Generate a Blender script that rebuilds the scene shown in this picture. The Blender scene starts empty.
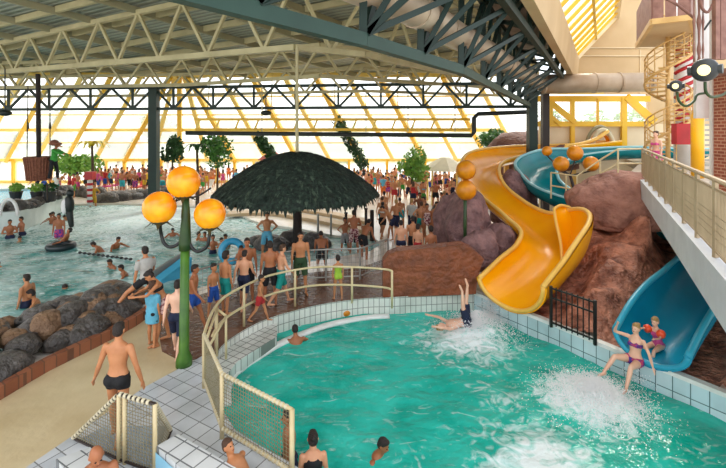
import bpy, bmesh, math, random
from mathutils import Vector, Matrix, Euler, noise
from mathutils.geometry import tessellate_polygon
random.seed(7)
SC = bpy.context.scene
COL = SC.collection
F, CZ, HY, CX = 440.0, 4.8, 130.0, 363.0
R = math.radians
def W(px, py, z=0.0):
    d = (CZ - z) * F / (py - HY)
    return Vector(((px - CX) * d / F, d, z))
def D(px, py, d):
    return Vector(((px - CX) * d / F, d, CZ - (py - HY) * d / F))
def Z(py, d): return CZ - (py - HY) * d / F
def lerp(a, b, t): return a + (b - a) * t

# ------------------------------------------------------------------ materials
MATS = {}
def lin(c):
    return tuple((x / 12.92 if x <= .04045 else ((x + .055) / 1.055) ** 2.4) for x in c)
def hexc(h):
    h = h.lstrip('#')
    return lin(tuple(int(h[i:i + 2], 16) / 255 for i in (0, 2, 4)))
def newmat(name):
    m = bpy.data.materials.new(name); m.use_nodes = True
    nt = m.node_tree; b = nt.nodes['Principled BSDF']
    MATS[name] = m
    return m, nt, b
def mat(name, col, rough=.5, metal=0, col2=None, scale=3.0, detail=4, bump=0, bscale=20, spec=.5, emit=0, sub=0, trans=0, contrast=.2, coat=0):
    if name in MATS: return MATS[name]
    m, nt, b = newmat(name)
    c1 = hexc(col) if isinstance(col, str) else col
    b.inputs['Base Color'].default_value = (*c1, 1)
    b.inputs['Roughness'].default_value = rough
    b.inputs['Metallic'].default_value = metal
    b.inputs['Specular IOR Level'].default_value = spec
    if coat: b.inputs['Coat Weight'].default_value = coat
    if sub:
        b.inputs['Subsurface Weight'].default_value = sub
        b.inputs['Subsurface Radius'].default_value = (.1, .04, .02)
        b.inputs['Subsurface Scale'].default_value = .05
    if trans: b.inputs['Transmission Weight'].default_value = trans
    if emit:
        b.inputs['Emission Color'].default_value = (*c1, 1); b.inputs['Emission Strength'].default_value = emit
    tc = None
    def coords():
        nonlocal tc
        if tc is None: tc = nt.nodes.new('ShaderNodeTexCoord')
        return tc.outputs['Object']
    if col2 is None:
        c2 = tuple(x * .86 for x in c1)
    else: c2 = hexc(col2) if isinstance(col2, str) else col2
    n = nt.nodes.new('ShaderNodeTexNoise'); n.inputs['Scale'].default_value = scale; n.inputs['Detail'].default_value = detail
    nt.links.new(coords(), n.inputs['Vector'])
    r = nt.nodes.new('ShaderNodeValToRGB')
    r.color_ramp.elements[0].position = .5 - contrast; r.color_ramp.elements[0].color = (*c1, 1)
    r.color_ramp.elements[1].position = .5 + contrast; r.color_ramp.elements[1].color = (*c2, 1)
    nt.links.new(n.outputs['Fac'], r.inputs['Fac']); nt.links.new(r.outputs['Color'], b.inputs['Base Color'])
    if bump:
        n2 = nt.nodes.new('ShaderNodeTexNoise'); n2.inputs['Scale'].default_value = bscale; n2.inputs['Detail'].default_value = 5
        nt.links.new(coords(), n2.inputs['Vector'])
        bp = nt.nodes.new('ShaderNodeBump'); bp.inputs['Strength'].default_value = min(1, bump); bp.inputs['Distance'].default_value = .1 * max(1, bump)
        nt.links.new(n2.outputs['Fac'], bp.inputs['Height']); nt.links.new(bp.outputs['Normal'], b.inputs['Normal'])
    return m
def brickmat(name, c1, c2, mortar, w, h, ms=.02, rough=.3, coord='Object', rot=(0, 0, 0), offset=0.0, bump=.3, spec=.5, freq=2):
    m, nt, b = newmat(name)
    tc = nt.nodes.new('ShaderNodeTexCoord'); mp = nt.nodes.new('ShaderNodeMapping')
    mp.inputs['Rotation'].default_value = rot
    nt.links.new(tc.outputs[coord], mp.inputs['Vector'])
    br = nt.nodes.new('ShaderNodeTexBrick')
    br.offset = offset; br.squash = 1; br.offset_frequency = freq
    br.inputs['Color1'].default_value = (*hexc(c1), 1); br.inputs['Color2'].default_value = (*hexc(c2), 1)
    br.inputs['Mortar'].default_value = (*hexc(mortar), 1)
    br.inputs['Scale'].default_value = 1; br.inputs['Mortar Size'].default_value = ms
    br.inputs['Brick Width'].default_value = w; br.inputs['Row Height'].default_value = h
    br.inputs['Mortar Smooth'].default_value = .1
    nt.links.new(mp.outputs['Vector'], br.inputs['Vector'])
    nz = nt.nodes.new('ShaderNodeTexNoise'); nz.inputs['Scale'].default_value = 1.2; nz.inputs['Detail'].default_value = 6
    nt.links.new(tc.outputs['Object'], nz.inputs['Vector'])
    mx = nt.nodes.new('ShaderNodeMix'); mx.data_type = 'RGBA'; mx.blend_type = 'MULTIPLY'
    rp = nt.nodes.new('ShaderNodeValToRGB'); rp.color_ramp.elements[0].position = .3; rp.color_ramp.elements[0].color = (.62, .62, .6, 1)
    rp.color_ramp.elements[1].position = .6; rp.color_ramp.elements[1].color = (1, 1, 1, 1)
    nt.links.new(nz.outputs['Fac'], rp.inputs['Fac'])
    mx.inputs['Factor'].default_value = .7
    nt.links.new(br.outputs['Color'], mx.inputs['A']); nt.links.new(rp.outputs['Color'], mx.inputs['B'])
    nt.links.new(mx.outputs['Result'], b.inputs['Base Color'])
    b.inputs['Roughness'].default_value = rough; b.inputs['Specular IOR Level'].default_value = spec
    bp = nt.nodes.new('ShaderNodeBump'); bp.inputs['Strength'].default_value = bump; bp.inputs['Distance'].default_value = .01; bp.invert = True
    nt.links.new(br.outputs['Fac'], bp.inputs['Height']); nt.links.new(bp.outputs['Normal'], b.inputs['Normal'])
    return m
def watermat(name, deep, light, foam_glare_centers, wave=1.6, bump=.5, streak=.5, rough=.06, alpha=.88, fthr=.5):
    m, nt, b = newmat(name)
    N, L = nt.nodes, nt.links
    tc = N.new('ShaderNodeTexCoord')
    def noise_(scale, detail=4, dist=0., stretch=None):
        n = N.new('ShaderNodeTexNoise'); n.inputs['Scale'].default_value = scale; n.inputs['Detail'].default_value = detail
        n.inputs['Distortion'].default_value = dist
        if stretch:
            mp = N.new('ShaderNodeMapping'); mp.inputs['Scale'].default_value = stretch
            L.new(tc.outputs['Object'], mp.inputs['Vector']); L.new(mp.outputs['Vector'], n.inputs['Vector'])
        else: L.new(tc.outputs['Object'], n.inputs['Vector'])
        return n
    def ramp(src, p0, p1, c0, c1):
        r = N.new('ShaderNodeValToRGB'); r.color_ramp.elements[0].position = p0; r.color_ramp.elements[1].position = p1
        r.color_ramp.elements[0].color = (*c0, 1); r.color_ramp.elements[1].color = (*c1, 1)
        L.new(src, r.inputs['Fac']); return r
    n1 = noise_(.9, 5, .6)
    base = ramp(n1.outputs['Fac'], .35, .68, hexc(deep), hexc(light))
    n3 = noise_(2.2, 8, 1.6, (1, 2.0, 1))
    st = ramp(n3.outputs['Fac'], .60, .72, (0, 0, 0), (streak,) * 3)
    fac = st.outputs['Color']
    n4 = noise_(3.2, 9, 1.8)
    for (c, rad, amt) in foam_glare_centers:
        vm = N.new('ShaderNodeVectorMath'); vm.operation = 'DISTANCE'; vm.inputs[1].default_value = c
        L.new(tc.outputs['Object'], vm.inputs[0])
        mr = N.new('ShaderNodeMapRange'); mr.inputs['From Min'].default_value = 0; mr.inputs['From Max'].default_value = rad
        mr.inputs['To Min'].default_value = amt; mr.inputs['To Max'].default_value = -.5
        L.new(vm.outputs['Value'], mr.inputs['Value'])
        ad = N.new('ShaderNodeMath'); ad.operation = 'ADD'; L.new(mr.outputs['Result'], ad.inputs[0]); L.new(n4.outputs['Fac'], ad.inputs[1])
        r = N.new('ShaderNodeMapRange'); r.inputs['From Min'].default_value = fthr; r.inputs['From Max'].default_value = fthr + .35
        L.new(ad.outputs[0], r.inputs['Value'])
        mxx = N.new('ShaderNodeMath'); mxx.operation = 'MAXIMUM'; L.new(fac, mxx.inputs[0]); L.new(r.outputs['Result'], mxx.inputs[1])
        fac = mxx.outputs[0]
    mx = N.new('ShaderNodeMix'); mx.data_type = 'RGBA'
    L.new(fac, mx.inputs['Factor']); L.new(base.outputs['Color'], mx.inputs['A']); mx.inputs['B'].default_value = (.80, .90, .90, 1)
    L.new(mx.outputs['Result'], b.inputs['Base Color'])
    rr = N.new('ShaderNodeMapRange'); rr.inputs['To Min'].default_value = rough; rr.inputs['To Max'].default_value = .7
    L.new(fac, rr.inputs['Value']); L.new(rr.outputs['Result'], b.inputs['Roughness'])
    b.inputs['IOR'].default_value = 1.33
    nb = noise_(wave, 3, .4, (1, 1.5, 1)); nb2 = noise_(wave * 3.7, 3)
    a2 = N.new('ShaderNodeMath'); a2.operation = 'MULTIPLY_ADD'; a2.inputs[1].default_value = .35
    L.new(nb2.outputs['Fac'], a2.inputs[0]); L.new(nb.outputs['Fac'], a2.inputs[2])
    bp = N.new('ShaderNodeBump'); bp.inputs['Strength'].default_value = bump; bp.inputs['Distance'].default_value = .25
    L.new(a2.outputs[0], bp.inputs['Height']); L.new(bp.outputs['Normal'], b.inputs['Normal'])
    am = N.new('ShaderNodeMapRange'); am.inputs['To Min'].default_value = alpha; am.inputs['To Max'].default_value = 1
    L.new(fac, am.inputs['Value']); L.new(am.outputs['Result'], b.inputs['Alpha'])
    return m
def glassmat(name, tint=(1, 1, 1), veil=.25, vcol=(.9, .95, .95)):
    m = bpy.data.materials.new(name); m.use_nodes = True; MATS[name] = m
    nt = m.node_tree; nt.nodes.clear()
    o = nt.nodes.new('ShaderNodeOutputMaterial'); t = nt.nodes.new('ShaderNodeBsdfTransparent'); t.inputs['Color'].default_value = (*tint, 1)
    d = nt.nodes.new('ShaderNodeBsdfTranslucent'); d.inputs['Color'].default_value = (*vcol, 1)
    g = nt.nodes.new('ShaderNodeBsdfGlossy'); g.inputs['Roughness'].default_value = .05
    m1 = nt.nodes.new('ShaderNodeMixShader'); m1.inputs[0].default_value = veil
    m2 = nt.nodes.new('ShaderNodeMixShader'); m2.inputs[0].default_value = .05
    nt.links.new(t.outputs[0], m1.inputs[1]); nt.links.new(d.outputs[0], m1.inputs[2])
    nt.links.new(m1.outputs[0], m2.inputs[1]); nt.links.new(g.outputs[0], m2.inputs[2]); nt.links.new(m2.outputs[0], o.inputs[0])
    return m

# ------------------------------------------------------------------ mesh building
class MB:
    def __init__(s): s.v = []; s.f = []; s.m = []; s.uv = {}
    def quad(s, a, b, c, d, mi=0, uv=None):
        n = len(s.v); s.v += [Vector(a), Vector(b), Vector(c), Vector(d)]; s.f.append((n, n + 1, n + 2, n + 3)); s.m.append(mi)
        if uv: s.uv[len(s.f) - 1] = uv
    def tri(s, a, b, c, mi=0):
        n = len(s.v); s.v += [Vector(a), Vector(b), Vector(c)]; s.f.append((n, n + 1, n + 2)); s.m.append(mi)
    def box(s, c, size, rot=None, mi=0):
        n = len(s.v); c = Vector(c); hx, hy, hz = size[0] / 2, size[1] / 2, size[2] / 2
        for x in (-hx, hx):
            for y in (-hy, hy):
                for z in (-hz, hz):
                    p = Vector((x, y, z))
                    if rot is not None: p = rot @ p
                    s.v.append(c + p)
        for q in ((0, 1, 3, 2), (4, 6, 7, 5), (0, 4, 5, 1), (2, 3, 7, 6), (0, 2, 6, 4), (1, 5, 7, 3)):
            s.f.append(tuple(n + i for i in q)); s.m.append(mi)
    def beam(s, p0, p1, w, h, up=(0, 0, 1), mi=0):
        p0, p1 = Vector(p0), Vector(p1); d = (p1 - p0)
        if d.length < 1e-6: return
        d.normalize(); u = Vector(up)
        if abs(d.dot(u)) > .98: u = Vector((1, 0, 0))
        x = d.cross(u).normalized(); u = x.cross(d).normalized(); n = len(s.v)
        for p in (p0, p1):
            for (a, b) in ((-1, -1), (1, -1), (1, 1), (-1, 1)): s.v.append(p + x * a * w / 2 + u * b * h / 2)
        for q in ((3, 2, 1, 0), (4, 5, 6, 7), (0, 1, 5, 4), (1, 2, 6, 5), (2, 3, 7, 6), (3, 0, 4, 7)):
            s.f.append(tuple(n + i for i in q)); s.m.append(mi)
    def tube(s, pts, r, n=8, mi=0, caps=True, sy=1.0):
        pts = [Vector(p) for p in pts]; k = len(pts)
        rs = r if isinstance(r, (list, tuple)) else [r] * k
        base = len(s.v); ux = None
        for i, p in enumerate(pts):
            d = (pts[min(i + 1, k - 1)] - pts[max(i - 1, 0)])
            if d.length < 1e-9: d = Vector((0, 0, 1))
            d.normalize()
            if ux is None:
                a = Vector((0, 0, 1)) if abs(d.z) < .9 else Vector((1, 0, 0))
                ux = d.cross(a).normalized()
            else:
                ux = (ux - d * ux.dot(d))
                ux = ux.normalized() if ux.length > 1e-6 else d.orthogonal().normalized()
            uy = d.cross(ux)
            for j in range(n):
                a = 2 * math.pi * j / n
                s.v.append(p + ux * math.cos(a) * rs[i] + uy * math.sin(a) * rs[i] * sy)
        for i in range(k - 1):
            for j in range(n):
                a = base + i * n + j; b = base + i * n + (j + 1) % n
                s.f.append((a, b, b + n, a + n)); s.m.append(mi)
        if caps:
            s.f.append(tuple(base + j for j in reversed(range(n)))); s.m.append(mi)
            s.f.append(tuple(base + (k - 1) * n + j for j in range(n))); s.m.append(mi)
    def capsule(s, p0, r0, p1, r1, n=10, mi=0):
        p0, p1 = Vector(p0), Vector(p1); d = (p1 - p0); L = d.length
        d = d.normalized() if L > 1e-6 else Vector((0, 0, 1))
        pts, rs = [], []
        for a in (80, 55, 28): pts.append(p0 - d * r0 * math.sin(R(a))); rs.append(r0 * math.cos(R(a)))
        pts += [p0, p1]; rs += [r0, r1]
        for a in (28, 55, 80): pts.append(p1 + d * r1 * math.sin(R(a))); rs.append(r1 * math.cos(R(a)))
        s.tube(pts, rs, n, mi)
    def ellipsoid(s, c, rad, rot=None, nu=14, nv=9, mi=0):
        c = Vector(c); base = len(s.v)
        def P(x, y, z):
            p = Vector((x * rad[0], y * rad[1], z * rad[2]))
            if rot is not None: p = rot @ p
            return c + p
        s.v.append(P(0, 0, 1))
        for i in range(1, nv):
            t = math.pi * i / nv
            for j in range(nu):
                a = 2 * math.pi * j / nu; s.v.append(P(math.sin(t) * math.cos(a), math.sin(t) * math.sin(a), math.cos(t)))
        s.v.append(P(0, 0, -1)); last = len(s.v) - 1
        for j in range(nu):
            s.f.append((base, base + 1 + j, base + 1 + (j + 1) % nu)); s.m.append(mi)
            q = base + 1 + (nv - 2) * nu
            s.f.append((last, q + (j + 1) % nu, q + j)); s.m.append(mi)
        for i in range(nv - 2):
            for j in range(nu):
                a = base + 1 + i * nu + j; b = base + 1 + i * nu + (j + 1) % nu
                s.f.append((a, a + nu, b + nu, b)); s.m.append(mi)
    def loft(s, rings, closed=True, caps=True, mi=0, uvw=None):
        base = len(s.v); n = len(rings[0])
        for r in rings: s.v += [Vector(p) for p in r]
        for i in range(len(rings) - 1):
            for j in range(n if closed else n - 1):
                a = base + i * n + j; b = base + i * n + (j + 1) % n
                s.f.append((a, b, b + n, a + n)); s.m.append(mi)
        if caps and closed:
            s.f.append(tuple(base + j for j in reversed(range(n)))); s.m.append(mi)
            s.f.append(tuple(base + (len(rings) - 1) * n + j for j in range(n))); s.m.append(mi)
    def prism(s, poly, z0, z1, mi=0, holes=()):
        loops = [[Vector((p[0], p[1], 0)) for p in poly]] + [[Vector((p[0], p[1], 0)) for p in h] for h in holes]
        flat = [p for l in loops for p in l]; tris = tessellate_polygon(loops); n = len(s.v)
        m = len(flat)
        s.v += [Vector((p.x, p.y, z1)) for p in flat] + [Vector((p.x, p.y, z0)) for p in flat]
        for t in tris:
            a, b, c = (flat[i] for i in t)
            if (b - a).cross(c - a).z < 0: t = (t[0], t[2], t[1])
            s.f.append((n + t[0], n + t[1], n + t[2])); s.m.append(mi)
            s.f.append((n + m + t[2], n + m + t[1], n + m + t[0])); s.m.append(mi)
        o = 0
        for l in loops:
            k = len(l)
            for i in range(k):
                a, b = n + o + i, n + o + (i + 1) % k
                s.f.append((a, b, b + m, a + m)); s.m.append(mi)
            o += k
    def build(s, name, mats, parent=None, smooth=False, label=None, cat=None, group=None, kind=None, loc=None):
        if not isinstance(mats, (list, tuple)): mats = [mats]
        off = Vector((0, 0, 0))
        if parent is not None: off = Vector(parent['_org'])
        elif loc is not None: off = Vector(loc)
        me = bpy.data.meshes.new(name)
        me.from_pydata([tuple(p - off) for p in s.v], [], s.f)
        for m in mats: me.materials.append(MATS[m] if isinstance(m, str) else m)
        if len(mats) > 1: me.polygons.foreach_set('material_index', s.m)
        if s.uv:
            ul = me.uv_layers.new(name='UVMap')
            for fi, uv in s.uv.items():
                p = me.polygons[fi]
                for k, li in enumerate(p.loop_indices): ul.data[li].uv = uv[k]
        if smooth: me.polygons.foreach_set('use_smooth', [True] * len(me.polygons))
        me.update()
        o = bpy.data.objects.new(name, me); COL.objects.link(o)
        o['_org'] = tuple(off)
        if parent is not None: o.parent = parent; o['_org'] = tuple(off); 
        elif loc is not None: o.location = off
        tag(o, label, cat, group, kind)
        return o
def tag(o, label=None, cat=None, group=None, kind=None):
    if label: o['label'] = label
    if cat: o['category'] = cat
    if group: o['group'] = group
    if kind: o['kind'] = kind
def empty(name, loc, label=None, cat=None, group=None, kind=None):
    o = bpy.data.objects.new(name, None); COL.objects.link(o); o.location = loc; o['_org'] = tuple(loc)
    o.empty_display_size = .1
    tag(o, label, cat, group, kind); return o
def copy_tree(o, loc=None, rz=None, sc=None, label=None, group=None, parent=None, mats=None):
    c = o.copy(); COL.objects.link(c)
    if parent is not None: c.parent = parent
    if loc is not None: c.location = loc
    if rz is not None: c.rotation_euler = (0, 0, rz)
    if sc is not None: c.scale = sc if not isinstance(sc, (int, float)) else (sc, sc, sc)
    if label: c['label'] = label
    if group: c['group'] = group
    for ch in o.children:
        if ch.name in COL.objects: copy_tree(ch, parent=c)
    return c
def catmull(pts, k=6):
    pts = [Vector(p) for p in pts]; out = []
    P = [pts[0] * 2 - pts[1]] + pts + [pts[-1] * 2 - pts[-2]]
    for i in range(1, len(P) - 2):
        for j in range(k):
            t = j / k; a, b, c, d = P[i - 1], P[i], P[i + 1], P[i + 2]
            out.append(.5 * ((2 * b) + (c - a) * t + (2 * a - 5 * b + 4 * c - d) * t * t + (3 * b - a - 3 * c + d) * t ** 3))
    out.append(pts[-1]); return out
def fbm(p, s=1.0, o=4):
    v = 0; a = .5
    for i in range(o): v += a * noise.noise(p * s); s *= 2; a *= .5
    return v

# ------------------------------------------------------------------ palette
mat('skin_light', '#e3a883', .5, col2='#d0906c', scale=4, sub=.08)
mat('skin_tan', '#c98a5f', .5, col2='#b27449', scale=4, sub=.08)
mat('skin_warm', '#b3714a', .5, col2='#9a5d3a', scale=4, sub=.08)
mat('skin_brown', '#8e5234', .5, col2='#7c4529', scale=4, sub=.05)
mat('skin_pale', '#edc0a4', .5, col2='#dca88c', scale=4, sub=.08)
mat('hair_dark', '#1c1512', .6, col2='#2c1f18', scale=30, bump=.4, bscale=60)
mat('hair_brown', '#3f2818', .6, col2='#553722', scale=30, bump=.4, bscale=60)
mat('hair_blond', '#b8935c', .6, col2='#96723f', scale=30, bump=.4, bscale=60)
mat('hair_grey', '#b9b4ad', .6, col2='#8f8a84', scale=30, bump=.4, bscale=60)
mat('eye_dark', '#140f0d', .2)
mat('mouth_red', '#8c3b33', .4)
CL = {'navy': '#16203f', 'black': '#15161a', 'teal': '#0b8f86', 'blue': '#1d4fa5', 'red': '#b3262a', 'white': '#e2e2de', 'grey': '#9c9b98',
      'pink': '#d4518f', 'yellow': '#e0b52c', 'green': '#3d9a3c', 'lime': '#9ec23a', 'skyblue': '#62b2cf', 'purple': '#5a3a7c', 'orange': '#d9702c',
      'floral': '#8a4a50', 'turquoise': '#2fa9b5', 'lightgrey': '#b9b8b2', 'coral': '#e05a4a', 'darkgreen': '#2e4a2c', 'mustard': '#c99a2a'}
for k, v in CL.items(): mat('cloth_' + k, v, .8, scale=12, bump=.15, bscale=30)
mat('cloth_floral', '#8a4a50', .8, col2='#d9c9c0', scale=18, contrast=.05)
MATS['cloth_floral'] = mat('cloth_floral_b', '#7a2f3c', .8, col2='#d8b9b0', scale=16, contrast=.06)
MATS['cloth_purple'] = mat('cloth_purple_b', '#4a2f8c', .7, col2='#c33e6a', scale=14, contrast=.06)

# ------------------------------------------------------------------ people
def remesh(mb, vox, smooth=2):
    me = bpy.data.meshes.new('tmp'); me.from_pydata([tuple(p) for p in mb.v], [], mb.f); me.update()
    bm = bmesh.new(); bm.from_mesh(me); bmesh.ops.recalc_face_normals(bm, faces=bm.faces); bm.to_mesh(me); bm.free()
    o = bpy.data.objects.new('tmp', me); COL.objects.link(o)
    r = o.modifiers.new('r', 'REMESH'); r.mode = 'VOXEL'; r.voxel_size = vox; r.use_smooth_shade = True
    if smooth:
        s = o.modifiers.new('s', 'SMOOTH'); s.iterations = smooth; s.factor = .5
    dg = bpy.context.evaluated_depsgraph_get(); ev = o.evaluated_get(dg)
    out = bpy.data.meshes.new_from_object(ev)
    bpy.data.objects.remove(o); bpy.data.meshes.remove(me)
    return out
def pd(f, a):   # direction: f forward flex deg, a outward deg*side  (facing -Y)
    f, a = R(f), R(a)
    return Vector((math.sin(a), -math.sin(f) * math.cos(a), -math.cos(f) * math.cos(a)))
STAND = dict(lean=0, legL=(4, 5, 2), legR=(-4, 5, 4), armL=(2, 9, 12), armR=(-2, 9, 12))
WALK = dict(lean=3, legL=(22, 3, 6), legR=(-18, 3, 22), armL=(-20, 8, 12), armR=(22, 8, 25))
HIPS = dict(lean=-2, legL=(0, 8, 2), legR=(-2, 8, 2), uaL=(.75, .25, -.8), faL=(-.6, -.55, -.45), uaR=(-.75, .25, -.8), faR=(.6, -.55, -.45))
ONEHIP = dict(lean=2, legL=(4, 6, 2), legR=(-4, 5, 8), uaL=(.7, .3, -.8), faL=(-.7, -.45, -.4), armR=(5, 10, 20))
SIT = dict(lean=6, legL=(85, 6, 80), legR=(85, 6, 70), armL=(15, 12, 30), armR=(15, 12, 30))
SITG = dict(lean=-8, legL=(100, 10, 85), legR=(85, 10, 55), armL=(35, 14, 30), armR=(35, 14, 30))
SWIM = dict(lean=20, legL=(-10, 8, 25), legR=(10, 8, 30), armL=(60, 45, 25), armR=(60, 45, 25))
CROSS = dict(lean=2, legL=(3, 5, 2), legR=(-3, 5, 3), uaL=(.35, -.25, -.9), faL=(-.85, -.5, .1), uaR=(-.35, -.25, -.9), faR=(.85, -.5, .05))
WAVE = dict(lean=0, legL=(6, 6, 4), legR=(-6, 5, 6), armL=(160, 20, 20), armR=(5, 10, 15))
BEND = dict(lean=40, legL=(25, 6, 20), legR=(5, 6, 12), armL=(60, 6, 20), armR=(50, 8, 25))
PT = {}
def person_meshes(pose, H=1.75, bottom='shorts', top=None, hair='short', vox=.022, female=False, big=1.0, kid=False, fat=1.0):
    key = (repr(pose), round(H, 3), bottom, top, hair, vox, female, kid, fat)
    if key in PT: return PT[key]
    s = H / 1.75
    hs = (1.22 if kid else 1.0) * s
    T = Matrix.Rotation(R(pose.get('lean', 0)), 3, 'X') @ Matrix.Rotation(R(pose.get('roll', 0)), 3, 'Y')
    # lean forward = toward -Y : rotate about X by +lean moves +z towards -y
    pel = Vector((0, 0, .93 * s))
    def tp(x, y, z): return pel + T @ Vector((x * s, y * s, z * s))
    hipw = .10 if female else .092; sh = (.165 if female else .19) * (.92 if kid else 1)
    body, eyes, cloth, shirt, hr, mouth = MB(), {1: MB(), -1: MB()}, MB(), MB(), MB(), MB()
    # torso
    secs = [(-.10, .10, .085), (-.04, .158, .112), (.04, .160, .112), (.14, .132, .095), (.20, .130, .093), (.30, .155, .108), (.40, .172, .112), (.47, .165, .095), (.515, .105, .07), (.54, .055, .055)]
    if female: secs = [(-.10, .10, .085), (-.04, .168, .115), (.04, .165, .112), (.14, .125, .088), (.20, .118, .085), (.30, .138, .105), (.36, .145, .118), (.45, .148, .088), (.51, .10, .065), (.54, .05, .05)]
    def ring(z, a, b, grow=0, n=16, oy=0):
        return [tp((a * fat + grow) * math.cos(t), (b * fat + grow) * math.sin(t) + oy, z) for t in [2 * math.pi * i / n for i in range(n)]]
    body.loft([ring(*q) for q in secs])
    if female:
        for sx in (-1, 1): body.ellipsoid(tp(.07 * sx, -.085, .34), (.055 * s, .05 * s, .055 * s))
    for sx in (-1, 1): body.ellipsoid(tp(.085 * sx, .06, -.03), (.085 * s, .08 * s, .09 * s))
    neck = tp(0, .0, .53); HM = T @ Matrix.Rotation(R(pose.get('hyaw', 0)), 3, 'Z') @ Matrix.Rotation(R(pose.get('hpitch', 0)), 3, 'X')
    hc = neck + T @ Vector((0, -.012 * hs, 0)) + HM @ Vector((0, -.01 * hs, .165 * hs))
    body.capsule(tp(0, .005, .49), .056 * s, hc + HM @ Vector((0, .015, -.05)) * hs, .054 * s)
    def hp(x, y, z): return hc + HM @ (Vector((x, y, z)) * hs)
    body.ellipsoid(hp(0, .012, .02), (.076 * hs, .094 * hs, .094 * hs), HM)
    body.ellipsoid(hp(0, -.022, -.045), (.058 * hs, .066 * hs, .070 * hs), HM)
    body.ellipsoid(hp(0, -.062, -.092), (.024 * hs, .022 * hs, .020 * hs), HM)
    body.capsule(hp(0, -.082, .002), .010 * hs, hp(0, -.100, -.028), .014 * hs, 8)
    for sx in (-1, 1):
        body.ellipsoid(hp(.078 * sx, .008, -.012), (.012 * hs, .022 * hs, .032 * hs), HM)
        eyes[sx].ellipsoid(hp(.030 * sx, -.080, .004), (.014 * hs, .008 * hs, .008 * hs), HM, 8, 5)
    mouth.ellipsoid(hp(0, -.081, -.060), (.024 * hs, .007 * hs, .007 * hs), HM, 8, 5)
    J = {}
    for nm, sx in (('L', 1), ('R', -1)):
        f, a, k = pose.get('leg' + nm, (0, 5, 3))
        hip = pel + Vector((hipw * sx * s, 0, -.03 * s)) if not pose.get('hipT') else tp(hipw * sx, 0, -.03)
        d1 = pd(f, a * sx); d2 = pd(f - k, a * .5 * sx)
        if 'th' + nm in pose: d1 = Vector(pose['th' + nm]).normalized()
        if 'sn' + nm in pose: d2 = Vector(pose['sn' + nm]).normalized()
        kn = hip + d1 * .44 * s; an = kn + d2 * .42 * s
        w = (1.08 if female else 1) * fat
        body.capsule(hip, .088 * s * w, hip + d1 * .22 * s, .076 * s * w, 12); body.capsule(hip + d1 * .22 * s, .076 * s * w, kn, .054 * s, 12)
        cf = kn + d2 * .13 * s + Vector((0, .012 * s, 0))
        body.capsule(kn, .052 * s, cf, .056 * s, 12); body.capsule(cf, .056 * s, an, .034 * s, 12)
        fd = Vector(pose.get('ft' + nm, (sx * .15, -1, -.12 + (.0))))
        if 'ft' + nm not in pose and d2.z > -.6: fd = (d2 * .6 + Vector((0, -.5, .3)))
        fd.normalize()
        heel = an + Vector((0, 0, -.045 * s)) if d2.z < -.6 else an + d2 * .04 * s
        body.capsule(an, .036 * s, heel - fd * .03 * s, .034 * s, 8)
        body.capsule(heel - fd * .02 * s, .036 * s, heel + fd * .13 * s, .032 * s, 8); body.capsule(heel + fd * .12 * s, .036 * s, heel + fd * .17 * s, .024 * s, 8)
        J['kn' + nm] = kn; J['an' + nm] = an; J['foot' + nm] = heel
        if bottom in ('shorts', 'long', 'skirt'):
            L = {'shorts': .24, 'long': .40, 'skirt': .22}[bottom]
            cloth.tube([hip - d1 * .03 * s, hip + d1 * .1 * s, hip + d1 * L * s], [.1 * s * w, .102 * s * w, (.098 if L < .3 else .088) * s * w], 14)
        elif bottom == 'brief': cloth.tube([hip - d1 * .02 * s, hip + d1 * .13 * s], [.098 * s * w, .094 * s * w], 14)
        elif bottom == 'pants':
            cloth.tube([hip, kn, an + d2 * .0], [.1 * s * w, .078 * s, .062 * s], 14)
        # arms
        shd = tp(sh * sx, .005, .452)
        f, a, e = pose.get('arm' + nm, (2, 9, 12))
        u = T @ pd(f, a * sx); g = T @ pd(f + e, a * .4 * sx)
        if 'ua' + nm in pose: u = Vector(pose['ua' + nm]).normalized()
        if 'fa' + nm in pose: g = Vector(pose['fa' + nm]).normalized()
        el = shd + u * .29 * s; wr = el + g * .25 * s
        m = (.85 if female else 1) * (.9 if kid else 1)
        body.capsule(shd, .056 * s * m, shd + u * .12 * s, .050 * s * m, 10); body.capsule(shd + u * .12 * s, .050 * s * m, el, .038 * s * m, 10)
        body.capsule(el, .038 * s * m, el + g * .08 * s, .041 * s * m, 10); body.capsule(el + g * .08 * s, .041 * s * m, wr, .026 * s * m, 10)
        # hand: palm, four fingers of unequal length, thumb from the side
        side = g.cross(Vector((0, 1, 0) if abs(g.y) < .8 else (0, 0, 1))).normalized(); nrm = g.cross(side).normalized()
        side = nrm  # palm faces the thigh: fingers spread front to back
        pn = g.cross(side).normalized()
        M3 = Matrix((side, pn, g)).transposed()
        body.ellipsoid(wr + g * .05 * s, (.040 * s, .018 * s, .055 * s), M3, 10, 7)
        for q, ln in enumerate((.068, .078, .073, .056)):
            b0 = wr + g * .085 * s + side * (q - 1.5) * .019 * s
            mid = b0 + (g + pn * .12 * sx) * ln * .5 * s; body.capsule(b0, .0095 * s, mid, .009 * s, 6)
            body.capsule(mid, .009 * s, mid + (g + pn * .5 * sx).normalized() * ln * .5 * s, .0075 * s, 6)
        b0 = wr + g * .03 * s - side * .03 * s
        body.capsule(b0, .012 * s, b0 + (g * .7 - side * .7).normalized() * .055 * s, .0095 * s, 6)
        J['wr' + nm] = wr
        if top in ('shirt',):
            shirt.tube([shd - u * .03 * s, shd + u * .1 * s, shd + u * .2 * s], [.066 * s, .07 * s, .066 * s], 12)
        if top == 'sleeves':
            shirt.tube([shd - u * .03 * s, el, wr], [.07 * s, .056 * s, .046 * s], 12)
    # clothing
    if bottom in ('shorts', 'long', 'skirt', 'pants'): cloth.loft([ring(-.085, .13, .11, .014), ring(-.04, .158, .112, .018), ring(.04, .160, .112, .016), ring(.10, .145, .103, .014)])
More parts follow.
